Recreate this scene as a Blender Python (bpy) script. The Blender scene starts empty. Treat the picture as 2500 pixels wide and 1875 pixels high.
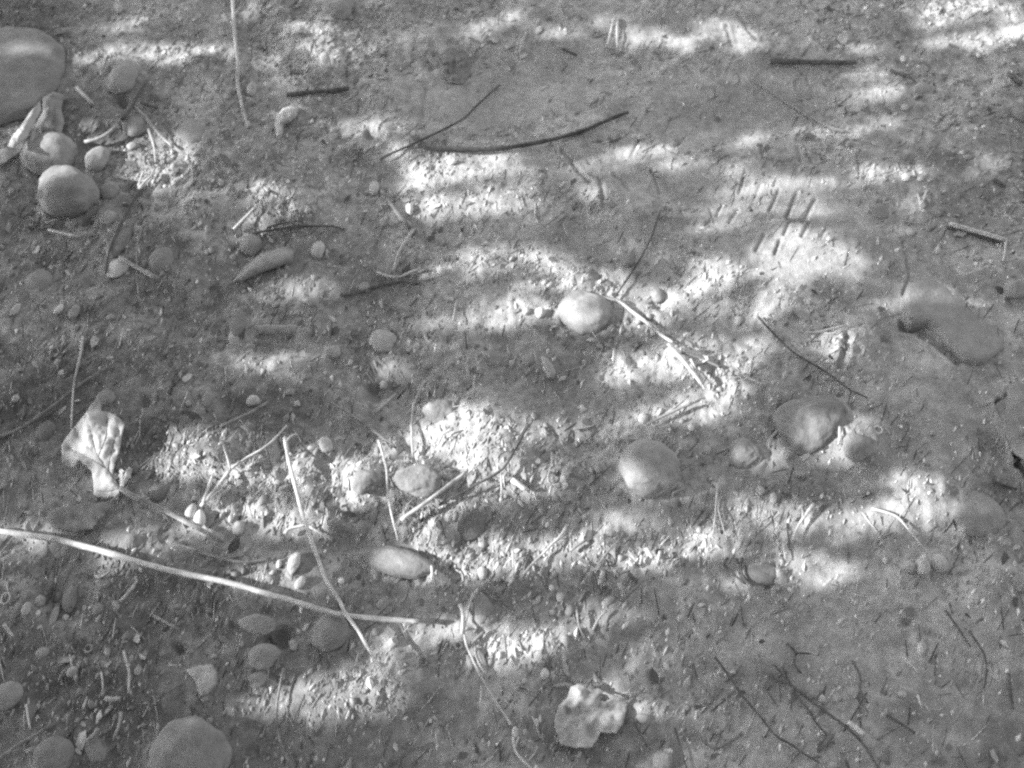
import bpy, bmesh, math, random
import numpy as np
from mathutils import Vector, Matrix, noise as mnoise
from mathutils.geometry import delaunay_2d_cdt

random.seed(7)
rng = np.random.default_rng(7)
S = bpy.context.scene
COL = S.collection
R = math.radians

# ------------------------------------------------------------------ camera
CAM_H, PITCH, HFOV = 0.92, R(58.0), R(54.0)
cam_d = bpy.data.cameras.new('camera')
cam = bpy.data.objects.new('camera', cam_d)
COL.objects.link(cam)
cam.location = (0, 0, CAM_H)
cam.rotation_euler = (math.pi / 2 - PITCH, 0, 0)
cam_d.sensor_fit = 'HORIZONTAL'
cam_d.sensor_width = 36.0
cam_d.angle = HFOV
cam_d.clip_start = 0.02
cam_d.clip_end = 500.0
cam_d.dof.use_dof = True
cam_d.dof.focus_distance = 1.02
cam_d.dof.aperture_fstop = 5.0
S.camera = cam

# ------------------------------------------------------------------ sky and sun
SUN_EL, SUN_AZ = R(29.0), R(9.0)          # shadows run towards +X and a little +Y
TO_SUN = Vector((-math.cos(SUN_EL) * math.cos(SUN_AZ), -math.cos(SUN_EL) * math.sin(SUN_AZ), math.sin(SUN_EL)))
world = bpy.data.worlds.new('World')
S.world = world
world.use_nodes = True
wn = world.node_tree
wn.nodes.clear()
sky = wn.nodes.new('ShaderNodeTexSky')
sky.sky_type = 'NISHITA'
sky.sun_disc = False
sky.sun_elevation = SUN_EL
sky.sun_rotation = math.atan2(TO_SUN.x, TO_SUN.y)
bw = wn.nodes.new('ShaderNodeRGBToBW')     # the photograph is black and white: so is its sky
bg = wn.nodes.new('ShaderNodeBackground')
bg.inputs['Strength'].default_value = 0.15
wo = wn.nodes.new('ShaderNodeOutputWorld')
wn.links.new(sky.outputs[0], bw.inputs[0])
wn.links.new(bw.outputs[0], bg.inputs['Color'])
wn.links.new(bg.outputs[0], wo.inputs['Surface'])

sun_d = bpy.data.lights.new('sun', 'SUN')
sun_d.energy = 3.5
sun_d.angle = R(0.5)
sun_d.color = (1.0, 1.0, 1.0)
sun = bpy.data.objects.new('sun', sun_d)
COL.objects.link(sun)
sun.location = TO_SUN * 8
sun.rotation_euler = TO_SUN.to_track_quat('Z', 'Y').to_euler()

S.view_settings.view_transform = 'Standard'
S.view_settings.look = 'None'
S.view_settings.gamma = 1.0
S.view_settings.use_curve_mapping = False
S.view_settings.exposure = 1.54
S.render.engine = 'CYCLES'
S.cycles.use_denoising = False
S.cycles.max_bounces = 5
S.cycles.filter_width = 2.4

# ------------------------------------------------------------------ photo sizes -> ground
FPX = 1250.0 / math.tan(HFOV / 2)          # focal length for a 2500 pixel wide picture
CP, SP = math.cos(PITCH), math.sin(PITCH)


def ray(px, py):
    u, v = (px - 1250.0) / FPX, (937.5 - py) / FPX
    return u, CP + v * SP, -SP + v * CP     # direction with unit depth


def project(x, y, z):
    dz = z - CAM_H
    depth = y * CP - dz * SP
    up = y * SP + dz * CP
    return 1250.0 + FPX * x / depth, 937.5 - FPX * up / depth, depth


def flat_at(px, py, z=0.0):
    dx, dy, dz = ray(px, py)
    t = (z - CAM_H) / dz
    return dx * t, dy * t, t


# ------------------------------------------------------------------ noise
def _hash(ix, iy, seed):
    h = (ix.astype(np.int64) * 374761393 + iy.astype(np.int64) * 668265263 + seed * 1274126177) & 0xFFFFFFFF
    h = ((h ^ (h >> 13)) * 1274126177) & 0xFFFFFFFF
    h = (h ^ (h >> 16)) & 0xFFFF
    return h.astype(np.float32) / 65535.0


def vnoise(x, y, seed=0):
    x0, y0 = np.floor(x), np.floor(y)
    fx, fy = x - x0, y - y0
    fx = fx * fx * fx * (fx * (fx * 6 - 15) + 10)
    fy = fy * fy * fy * (fy * (fy * 6 - 15) + 10)
    a, b = _hash(x0, y0, seed), _hash(x0 + 1, y0, seed)
    c, d = _hash(x0, y0 + 1, seed), _hash(x0 + 1, y0 + 1, seed)
    return (a + (b - a) * fx) * (1 - fy) + (c + (d - c) * fx) * fy - 0.5


def fbm(x, y, seed=0, octs=3, gain=0.5):
    s, a, f = 0, 1.0, 1.0
    for k in range(octs):
        s = s + a * vnoise(x * f + 17.3 * k, y * f - 9.1 * k, seed + k)
        a *= gain
        f *= 2.03
    return s


def sstep(a, b, t):
    t = np.clip((t - a) / (b - a), 0, 1)
    return t * t * (3 - 2 * t)


def blob(PX, PY, b):
    cx, cy, rx, ry, ang = b[:5]
    c, s = math.cos(R(ang)), math.sin(R(ang))
    dx, dy = PX - cx, PY - cy
    return np.sqrt(((dx * c + dy * s) / rx) ** 2 + ((-dx * s + dy * c) / ry) ** 2)


# where the soil is trodden smooth (1) instead of littered (0)
SMOOTH = [(1270, 210, 340, 110, -8, 1), (1750, 260, 330, 120, 0, .85), (1350, 560, 420, 60, 3, .6), (1560, 420, 330, 90, 10, .8),
          (1950, 560, 260, 150, 15, .9), (2250, 720, 260, 160, 40, .8), (2250, 1000, 230, 190, 60, .6), (2150, 1650, 500, 330, 0, .6),
          (2400, 1850, 420, 240, 0, .8), (1900, 1850, 260, 120, 0, .7), (1300, 880, 120, 60, 0, .5), (1200, 960, 130, 50, 0, .6),
          (2150, 1180, 260, 50, 0, .4), (950, 1790, 330, 70, 0, .45), (1450, 80, 420, 70, 0, .6), (60, 200, 120, 110, 0, .6),
          (1900, 1130, 250, 45, -5, .5), (1680, 640, 160, 60, -20, .4)]
# dark humus soil against pale trodden sand
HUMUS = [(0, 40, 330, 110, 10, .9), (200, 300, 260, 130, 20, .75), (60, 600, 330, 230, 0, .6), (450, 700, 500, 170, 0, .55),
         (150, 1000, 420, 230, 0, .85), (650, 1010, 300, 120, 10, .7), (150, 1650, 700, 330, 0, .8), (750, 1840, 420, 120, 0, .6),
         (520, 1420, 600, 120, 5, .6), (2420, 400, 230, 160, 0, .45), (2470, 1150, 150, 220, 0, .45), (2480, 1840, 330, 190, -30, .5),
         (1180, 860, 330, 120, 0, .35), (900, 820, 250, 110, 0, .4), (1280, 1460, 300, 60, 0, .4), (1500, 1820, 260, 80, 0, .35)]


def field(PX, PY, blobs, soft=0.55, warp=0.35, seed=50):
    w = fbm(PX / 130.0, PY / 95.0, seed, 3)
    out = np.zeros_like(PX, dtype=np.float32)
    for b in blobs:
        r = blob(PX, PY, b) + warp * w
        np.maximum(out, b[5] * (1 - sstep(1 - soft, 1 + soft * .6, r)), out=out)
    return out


# grooves pressed or cracked into the soil: (polyline, half width px, depth m)
GROOVES = [([(1857, 450), (1835, 500)], 4, .0035), ([(1901, 466), (1879, 510)], 5, .006), ([(1944, 477), (1922, 526)], 6, .007),
           ([(1987, 494), (1961, 542)], 6, .007), ([(1879, 532), (1889, 524), (1922, 528), (1930, 510)], 4, .005),
           ([(1914, 573), (1928, 537), (1961, 542)], 5, .006), ([(1972, 550), (1955, 583)], 6, .006), ([(2012, 567), (2000, 591)], 4, .005),
           ([(1866, 570), (1849, 605)], 6, .006), ([(1906, 586), (1892, 618)], 6, .007), ([(1860, 352), (1862, 386)], 6, .006),
           ([(1949, 362), (1950, 398)], 6, .006), ([(1989, 368), (1992, 392)], 4, .004), ([(1820, 420), (1806, 466)], 5, .005),
           ([(1802, 506), (1782, 534)], 5, .005), ([(1764, 490), (1752, 516)], 5, .005), ([(1670, 330), (1652, 358)], 5, .005),
           ([(1622, 362), (1668, 390)], 5, .004), ([(1640, 280), (1612, 340)], 4, .004), ([(1590, 255), (1560, 310)], 4, .003),
           ([(1560, 350), (1542, 384)], 4, .004), ([(1370, 365), (1410, 410), (1440, 450)], 6, .007), ([(1500, 430), (1535, 470)], 6, .005),
           ([(1460, 440), (1475, 500)], 7, .007), ([(1590, 420), (1610, 470)], 6, .005), ([(1798, 44), (1846, 98)], 6, .005),
           ([(1770, 60), (1790, 110)], 5, .004), ([(1486, 342), (1500, 352), (1514, 338)], 5, .006),
           ([(2012, 206), (2037, 227), (2056, 215)], 4, .005), ([(1971, 190), (1973, 212), (1983, 226)], 5, .005),
           ([(1942, 200), (1947, 222)], 5, .004), ([(2200, 600), (2215, 680), (2205, 720)], 5, .006),
           ([(2204, 802), (2240, 806), (2274, 838), (2330, 894)], 11, .008), ([(2240, 828), (2300, 880)], 7, .004),
           ([(2425, 1004), (2452, 1077), (2474, 1147), (2505, 1180)], 9, .018), ([(2440, 985), (2430, 1020)], 7, .006),
           ([(1360, 1650), (1400, 1665), (1500, 1672)], 10, .004), ([(1040, 210), (1025, 300), (1012, 345)], 6, .004),
           ([(2064, 830), (2050, 905)], 9, .008), ([(2045, 836), (2062, 872)], 6, .006), ([(1745, 800), (1800, 850)], 7, .004)]
HOLES = [(902, 331, 11, .010), (690, 1560, 22, .012), (655, 1562, 10, .008), (297, 245, 12, .012), (905, 945, 20, .010), (440, 1585, 12, .010),
         (1660, 1228, 9, .007), (2211, 1522, 11, .006), (1445, 1790, 14, .006), (530, 735, 26, .010), (215, 533, 14, .010), (1460, 655, 14, .007),
         (1555, 880, 20, .006), (1110, 1395, 26, .010), (1610, 730, 20, .007), (360, 985, 14, .007), (1905, 895, 8, .005), (2085, 870, 12, .005)]
# stones and pebbles: name, label, x, y, rx, ry in pixels, rotation, height ratio, share in the soil, material
ST = [
    ('boulder', 'large smooth boulder cut by the edge beside the curled leaf', 20, 190, 132, 108, 0, .26, .48, 'darkstone'),
    ('stone', 'smooth egg-shaped stone with a sunlit top beside the curled leaf', 164, 468, 70, 60, -8, .85, .2, 'stone'),
    ('stone', 'shaded rounded stone directly behind the sunlit egg-shaped stone', 120, 375, 64, 50, -15, .7, .25, 'stone'),
    ('pebble', 'rough pitted pebble right of the two egg-shaped stones', 239, 389, 27, 31, 20, .8, .25, 'pebble'),
    ('pebble', 'small round pebble touching the right side of the sunlit egg-shaped stone', 268, 466, 23, 22, 0, .7, .3, 'stone'),
    ('pebble', 'small blunt pebble under the twig below the sunlit egg-shaped stone', 266, 531, 22, 17, 10, .6, .35, 'pebble'),
    ('stone', 'half-buried rough stone above the dark hollow near the boulder', 297, 190, 36, 32, 0, .5, .5, 'slab'),
    ('stone', 'dull smooth stone below the dark hollow, crossed by straw', 332, 304, 34, 28, 0, .5, .4, 'stone'),
    ('pebble', 'pale oval pebble beside the bud end of the hanging stem', 615, 218, 12, 17, 0, .8, .2, 'pebble'),
    ('pebble', 'pale pebble lying alone at the far left edge of the path', 290, 20, 8, 10, 0, .8, .2, 'pebble'),
    ('stone', 'rough bright stone at the far side of the path, half in shade', 822, 18, 40, 27, -8, .6, .35, 'slab'),
    ('pebble', 'small oval pebble left of the straw tuft in sun', 323, 357, 13, 10, -20, .7, .2, 'pebble'),
    ('stone', 'dull stone sunk in the soil above the sunlit crumbs', 468, 322, 38, 30, 0, .4, .5, 'stone'),
    ('pebble', 'white pebble at the upper end of the two-toned twig', 913, 459, 12, 17, 10, .9, .15, 'pod'),
    ('pebble', 'white seed-like pebble below the bright sand arc', 1000, 510, 9, 14, -10, .9, .15, 'pod'),
    ('pebble', 'pale wedge-shaped pebble on the crest of the bright sand arc', 1103, 395, 12, 7, -10, .7, .1, 'pod'),
    ('pebble', 'round pebble behind the straight dark stick on smooth sand', 2063, 95, 19, 17, 0, .85, .25, 'pebble'),
    ('pebble', 'egg-shaped pebble beneath the short dark bent twig', 2246, 218, 21, 14, -35, .8, .25, 'pebble'),
    ('pebble', 'tiny white pebble beyond the end of the straight dark stick', 2205, 144, 7, 8, 0, .9, .15, 'pod'),
    ('pebble', 'tiny grey pebble below the row of tread dimples', 2209, 262, 9, 8, 0, .7, .2, 'pebble'),
    ('stone', 'dark rounded stone half out of frame at the upper right', 2497, 272, 26, 24, 0, .7, .3, 'darkstone'),
    ('pebble', 'white pebble in sun above the forked straw', 2211, 433, 10, 10, 0, .9, .1, 'pod'),
    ('pebble', 'white pebble just right of the one above the forked straw', 2246, 438, 7, 6, 0, .9, .1, 'pod'),
    ('stone', 'flat stone pressed flush into smooth sand by the crack', 2148, 516, 22, 18, 35, .4, .5, 'stone'),
    ('pebble', 'small three-cornered pebble on the crack in the sand', 2223, 567, 11, 9, 0, .6, .3, 'pebble'),
    ('pebble', 'pale flake-like pebble above the pale broken stick', 2288, 521, 9, 7, -40, .6, .2, 'pebble'),
    ('pebble', 'white pebble with its own shadow on the brightest smooth sand', 2026, 582, 8, 6, 0, .9, .1, 'pod'),
    ('stone', 'round knobbly stone at the right edge above the flat slab', 2477, 708, 27, 25, 0, .8, .25, 'slab'),
    ('stone', 'rounded stone striped by thin bands of shade', 1428, 766, 66, 56, 10, .6, .35, 'stone'),
    ('pebble', 'white round pebble just left of the striped stone', 1319, 763, 13, 14, 0, .9, .15, 'pod'),
    ('pebble', 'smaller pale pebble left of the white one by the striped stone', 1285, 760, 9, 9, 0, .8, .2, 'pebble'),
    ('pebble', 'round pebble in a dark ring of soil by the long thin twig', 1534, 635, 16, 17, 0, .7, .35, 'stone'),
    ('pebble', 'small round pebble beside the pale jointed twig', 1584, 773, 8, 9, 0, .9, .2, 'pebble'),
    ('stone', 'rough lump of stone ringed by bristly debris in sun', 1606, 722, 16, 18, 0, .7, .35, 'slab'),
    ('pebble', 'pale notched pebble at the lower end of the long dark twig', 285, 657, 27, 22, 10, .55, .25, 'pod'),
    ('stone', 'dull dark stone right of the notched pebble', 392, 637, 30, 32, 0, .5, .4, 'darkstone'),
    ('stone', 'narrow dull stone standing beside the long dark twig', 290, 592, 24, 36, 15, .4, .45, 'darkstone'),
    ('stone', 'dull round stone lying in the shade at the left edge', 92, 690, 36, 30, 0, .4, .45, 'darkstone'),
    ('stone', 'small smooth round stone resting against the leaning ridge stone', 613, 598, 26, 25, 0, .7, .25, 'stone'),
    ('pebble', 'pointed oval pebble alone in shade right of the ridge stone', 776, 610, 17, 22, 0, .8, .2, 'pebble'),
    ('pebble', 'small round pebble above the grey cut wood piece', 760, 738, 12, 12, 0, .7, .25, 'stone'),
    ('stone', 'flat pale oval stone in shade, alone on bare soil', 934, 832, 33, 27, -10, .45, .25, 'pebble'),
    ('stone', 'small flat stone left of the flat pale oval one', 814, 858, 19, 14, 10, .45, .3, 'stone'),
    ('stone', 'upright oblong stone left of the grey cut wood piece', 581, 792, 20, 32, 5, .6, .35, 'stone'),
    ('pebble', 'dull pebble on the dark root-like twig', 890, 701, 15, 12, 0, .6, .3, 'stone'),
    ('pebble', 'tiny pale pebble below the flat pale oval stone', 855, 884, 6, 8, 0, .9, .1, 'pod'),
    ('pebble', 'pale pebble in mid-path sun right of the bent straw', 1077, 663, 10, 11, 0, .8, .2, 'pod'),
    ('pebble', 'pale oval pebble at the far left in a thin stripe of sun', 38, 757, 10, 15, 20, .8, .2, 'pebble'),
    ('pebble', 'bright pebble in the thin sun stripe left of the dark stem', 144, 755, 9, 13, 25, .9, .15, 'pod'),
    ('pebble', 'bright lumpy pebble right end of the thin sun stripe', 182, 762, 12, 16, 20, .8, .2, 'pebble'),
    ('stone', 'dull round stone touching the tip of the big lobed leaf', 258, 972, 24, 20, 0, .6, .35, 'darkstone'),
    ('stone', 'dull stone left of the big lobed leaf', 108, 1056, 22, 28, 15, .55, .4, 'darkstone'),
    ('pebble', 'pale pebble by a short dark twig above the lobed leaf', 38, 973, 9, 9, 0, .9, .15, 'pebble'),
    ('pebble', 'oval pebble leaning on soil above the sunny crumbs', 506, 975, 13, 20, 0, .6, .25, 'stone'),
    ('pebble', 'tiny round pebble left of the pebble pair above the crumbs', 460, 985, 7, 8, 0, .9, .15, 'pebble'),
    ('pebble', 'rounded pebble at the end of the grey twig above the crumbs', 618, 979, 17, 14, 10, .7, .25, 'pebble'),
    ('pebble', 'bright oval pebble among the sunny crumbs right of the pods', 641, 1222, 10, 15, 15, .8, .2, 'pebble'),
    ('pebble', 'half-shaded pebble beside the shadow of the pods', 582, 1290, 15, 18, 0, .7, .2, 'pebble'),
    ('pebble', 'tiny white grain right above the half-shaded pebble', 563, 1267, 6, 10, 0, .9, .1, 'pod'),
    ('pebble', 'heart-like pale pebble in shade right of the pale bent stem', 793, 1087, 19, 20, -15, .7, .2, 'pebble'),
    ('pebble', 'round pebble below a short straw in shade', 937, 940, 10, 11, 0, .8, .2, 'pebble'),
    ('pebble', 'round pebble left of the crossing shaded twigs', 725, 986, 8, 8, 0, .8, .2, 'pebble'),
    ('stone', 'rounded stone with a bright left cheek above the brightest sand', 1072, 1005, 40, 30, 10, .6, .35, 'slab'),
    ('stone', 'rounded stone in shade right of the two crossed twigs', 1151, 1280, 36, 38, 0, .5, .35, 'darkstone'),
    ('stone', 'flat sunlit stone with a shaded top behind the crossed twigs', 1020, 1172, 54, 40, 0, .4, .4, 'slab'),
    ('stone', 'rounded clod-like stone in the sunny crumbs', 890, 1178, 32, 30, 0, .6, .4, 'slab'),
    ('stone', 'long smooth stone lit along its lower side', 968, 1372, 90, 35, 15, .7, .25, 'stone'),
    ('stone', 'tube-shaped stone standing on end beside the bent pale stem', 718, 1374, 14, 27, 12, .9, .1, 'pod'),
    ('pebble', 'oval pebble just below the tube-shaped stone', 733, 1423, 11, 17, 25, .8, .15, 'pod'),
    ('pebble', 'white oval pebble left of the tube-shaped stone', 681, 1376, 6, 11, 0, .9, .15, 'pod'),
    ('pebble', 'white round bead-like pebble right of the pale bent stem', 833, 1418, 8, 9, 0, .9, .15, 'pod'),
    ('pebble', 'bright pebble right of the rough cluster of crumbs', 1178, 1400, 12, 17, 0, .8, .2, 'pebble'),
    ('stone', 'big round stone lit on its lower left side', 1583, 1142, 72, 68, 10, .75, .2, 'stone'),
    ('stone', 'uneven stone with a bright streak, between two bigger stones', 1820, 1110, 46, 37, 10, .65, .35, 'slab'),
    ('stone', 'large slanting stone lit on its left half', 1982, 1032, 92, 66, -38, .6, .35, 'slab'),
    ('stone', 'sunny rounded lump right of the large slanting stone', 2090, 1090, 36, 36, 0, .55, .4, 'slab'),
    ('stone', 'smooth dark flat stone at the end of the sunny band', 2388, 1255, 66, 52, 8, .35, .35, 'darkstone'),
    ('pebble', 'round pebble with a clear shadow in the sunny band', 1888, 1216, 9, 13, 0, .9, .15, 'pod'),
    ('pebble', 'pebble with a lit left side, leftmost of three in a row', 2218, 1384, 20, 14, 10, .9, .08, 'pebble'),
    ('pebble', 'middle round pebble of the three in a row', 2254, 1383, 17, 20, 0, .9, .08, 'pebble'),
    ('pebble', 'round pebble with a lit face, last of three in a row', 2294, 1375, 20, 21, 0, .9, .08, 'pebble'),
    ('pebble', 'tiny white pebble left of the three pebbles in a row', 2161, 1368, 6, 8, 0, .9, .15, 'pod'),
    ('stone', 'dark round stone half out of frame beyond three pebbles', 2500, 1422, 30, 26, 0, .8, .25, 'darkstone'),
    ('stone', 'blunt dark stone bordered by two dark curved twigs', 1858, 1402, 50, 32, 5, .45, .4, 'darkstone'),
    ('pebble', 'white pebble at the lower end of the forked straw pair', 1570, 1023, 12, 15, 10, .8, .2, 'pod'),
    ('pebble', 'white grain-like pebble left of the forked straw pair', 1421, 998, 6, 10, 0, .9, .1, 'pod'),
    ('pebble', 'white seed-like pebble above the forked straw pair', 1611, 1005, 5, 9, 30, .9, .1, 'pod'),
    ('pebble', 'ring-marked white pebble right of the forked straw pair', 1687, 1045, 8, 9, 0, .9, .15, 'pod'),
    ('pebble', 'grey shard-like pebble lower left of the big round stone', 1508, 1201, 13, 8, 0, .6, .2, 'pebble'),
    ('pebble', 'shaded angular pebble left of the big round stone', 1461, 1143, 10, 13, 0, .7, .25, 'stone'),
    ('pebble', 'pale pebble on sunny litter left of the big round stone', 1379, 1186, 8, 9, 0, .9, .15, 'pod'),
    ('pebble', 'oval grey pebble above left of the uneven streaked stone', 1726, 1098, 9, 12, 0, .7, .25, 'pebble'),
    ('stone', 'blocky grey stone cut by the lower edge below the holed leaf', 1618, 1858, 24, 24, 0, .6, .3, 'slab'),
    ('pebble', 'dull three-cornered pebble right of the holed leaf', 1568, 1754, 17, 12, 0, .5, .3, 'pebble'),
    ('pebble', 'rounded pebble near the short pale stub at the lower right', 2014, 1771, 10, 9, 0, .7, .25, 'pebble'),
    ('pebble', 'grey pebble at the head of the thin slanting needle', 2202, 1695, 11, 10, 0, .7, .25, 'pebble'),
    ('pebble', 'pale pebble by the lower edge left of the dark curved twig', 2034, 1868, 9, 10, 0, .9, .2, 'pebble'),
    ('pebble', 'small upright pebble beside the bundle of dark twigs', 1928, 1702, 5, 9, 0, .8, .2, 'pebble'),
    ('stone', 'large smooth stone cut by the lower edge', 459, 1850, 98, 88, 0, .5, .3, 'darkstone'),
    ('stone', 'flat smooth stone at the lower edge left of the large one', 130, 1848, 50, 46, 35, .4, .35, 'darkstone'),
    ('stone', 'slim stone between the large and the flat lower stones', 236, 1832, 24, 30, -40, .5, .35, 'stone'),
    ('stone', 'wide dull stone in the shade at the left edge', 18, 1700, 36, 32, 0, .5, .4, 'darkstone'),
    ('stone', 'round smooth stone under the crossing of two stems', 806, 1545, 44, 44, 0, .6, .3, 'stone'),
    ('stone', 'long flat stone above the black hole in the soil', 628, 1524, 48, 24, 8, .4, .4, 'stone'),
    ('stone', 'lumpy stone with a lit left corner below the black hole', 645, 1605, 38, 30, 0, .6, .35, 'slab'),
    ('stone', 'small lumpy stone below the one with a lit corner', 632, 1658, 24, 22, 0, .55, .4, 'slab'),
    ('pebble', 'small oval stone in dark soil at the lower left', 104, 1594, 17, 13, -25, .6, .3, 'stone'),
    ('pebble', 'dull oval pebble between ring shells and hatched straws', 176, 1640, 15, 12, -30, .6, .35, 'stone'),
    ('pebble', 'first pale pebble of the cluster by the ring shell', 64, 1486, 10, 16, 0, .8, .2, 'pebble'),
    ('pebble', 'round pebble topping the cluster by the ring shell', 98, 1468, 12, 14, 0, .8, .2, 'pebble'),
    ('pebble', 'tiny white pebble in the middle of the ring shell cluster', 93, 1497, 6, 8, 0, .9, .15, 'pod'),
    ('pebble', 'tall narrow pebble on the right of the ring shell cluster', 131, 1506, 10, 25, 5, .6, .25, 'pebble'),
    ('pebble', 'white pebble at the right end of the ring shell cluster', 161, 1507, 7, 8, 0, .9, .15, 'pod'),
    ('stone', 'oblong dull stone right of the ring shell cluster', 170, 1462, 18, 30, -5, .4, .4, 'darkstone'),
    ('stone', 'small flat pebble-like stone below the thin stem top', 1175, 1484, 30, 30, 0, .4, .45, 'slab'),
    ('pebble', 'pale flat pebble on the lower part of that flat stone', 1172, 1510, 17, 14, 0, .6, .3, 'pebble'),
    ('pebble', 'long pale pebble beside the thin curving stem', 1174, 1612, 10, 32, -22, .8, .2, 'pebble'),
    ('pebble', 'white grain-like pebble right of the thin curving stem', 1219, 1600, 6, 9, 0, .9, .1, 'pod'),
    ('pebble', 'round shaded pebble right of the stem crossing', 916, 1543, 9, 9, 0, .8, .2, 'pebble'),
    ('pebble', 'round pebble lying right of the slanting stem tail', 960, 1568, 12, 13, 0, .7, .25, 'pebble'),
    ('pebble', 'rounded bead-like pebble near the bud of the curving stem', 1276, 1815, 8, 8, 0, .9, .15, 'pebble'),
    ('pebble', 'pale pebble in litter above left of the holed leaf', 1330, 1645, 10, 15, 10, .8, .2, 'pod'),
    ('pebble', 'tiny pebble left of the chip by the holed leaf', 1280, 1663, 7, 8, 0, .8, .2, 'pebble'),
    ('pebble', 'white grain-like pebble upper right of the holed leaf', 1627, 1628, 6, 11, -20, .9, .1, 'pod'),
    ('pebble', 'dull pebble below the big lobed leaf in shade', 168, 1270, 40, 20, 10, .4, .5, 'darkstone'),
    ('pebble', 'grey pebble under the lower end of the pale long stem', 500, 1708, 9, 9, 0, .8, .2, 'pebble'),
    ('pebble', 'grey pebble at mid path left of the leaf-shaped seed', 1291, 880, 16, 16, 0, .6, .35, 'stone'),
    ('pebble', 'bright pebble near the lower litter below the sunny band', 1346, 1436, 7, 8, 0, .9, .15, 'pod'),
    ('pebble', 'shaded rounded pebble below the sunny chips', 1368, 1457, 10, 12, 0, .7, .25, 'pebble'),
]
# where the soil is rougher and more crumbly than elsewhere
CRUMBLY = [(560, 1150, 210, 130, 0, 1), (860, 1180, 170, 130, 0, 1), (1040, 1200, 140, 110, 0, .9), (620, 1390, 140, 60, 0, .9), (1560, 1360, 240, 70, -10, .7),
           (400, 420, 160, 80, 0, .9), (690, 500, 100, 50, 0, .8), (760, 130, 150, 80, 0, .7), (1130, 1370, 140, 60, 0, .8), (230, 1480, 260, 90, 0, .5),
           (800, 1700, 200, 60, 0, .4), (1700, 880, 120, 70, 30, .7), (1360, 1200, 120, 60, 0, .6), (2260, 1190, 120, 50, 0, .6), (330, 850, 330, 90, 0, .5)]
# low swells of the ground: (x, y, rx, ry, rotation, height m)
SWELLS = [(1130, 430, 200, 90, 10, .012), (1180, 1090, 150, 110, 0, .014), (2030, 620, 160, 70, 15, .008), (840, 1190, 150, 90, 0, .010),
          (1510, 495, 100, 55, 28, .010), (2095, 1085, 45, 45, 0, .012), (2250, 1210, 140, 70, 5, .010), (560, 1150, 140, 110, 0, .010),
          (690, 500, 90, 60, 20, .010), (2480, 1060, 70, 120, -20, .014), (1270, 200, 320, 110, -6, -.012), (1700, 270, 240, 100, 0, -.008),
          (1650, 390, 220, 50, 12, .008), (1890, 560, 180, 90, 20, -.006), (2070, 860, 60, 70, 30, .012), (1680, 880, 90, 70, 40, .008),
          (1020, 1190, 70, 50, 0, .012), (885, 1175, 38, 34, 0, .012), (815, 1283, 34, 24, 0, .010), (960, 930, 140, 60, 0, -.006),
          (1890, 750, 70, 70, 40, .009), (1400, 1160, 130, 60, 0, .006), (820, 1700, 190, 70, -4, .006), (530, 1120, 50, 40, 0, .008),
          (290, 190, 45, 38, 0, .008), (740, 140, 90, 60, 0, .006), (790, 115, 80, 50, 20, .008)]


def seg_dist(PX, PY, pts):
    d = np.full(PX.shape, 1e9, dtype=np.float32)
    for (ax, ay), (bx, by) in zip(pts[:-1], pts[1:]):
        vx, vy = bx - ax, by - ay
        t = np.clip(((PX - ax) * vx + (PY - ay) * vy) / (vx * vx + vy * vy), 0, 1)
        np.minimum(d, np.hypot(PX - ax - t * vx, PY - ay - t * vy), out=d)
    return d


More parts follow.
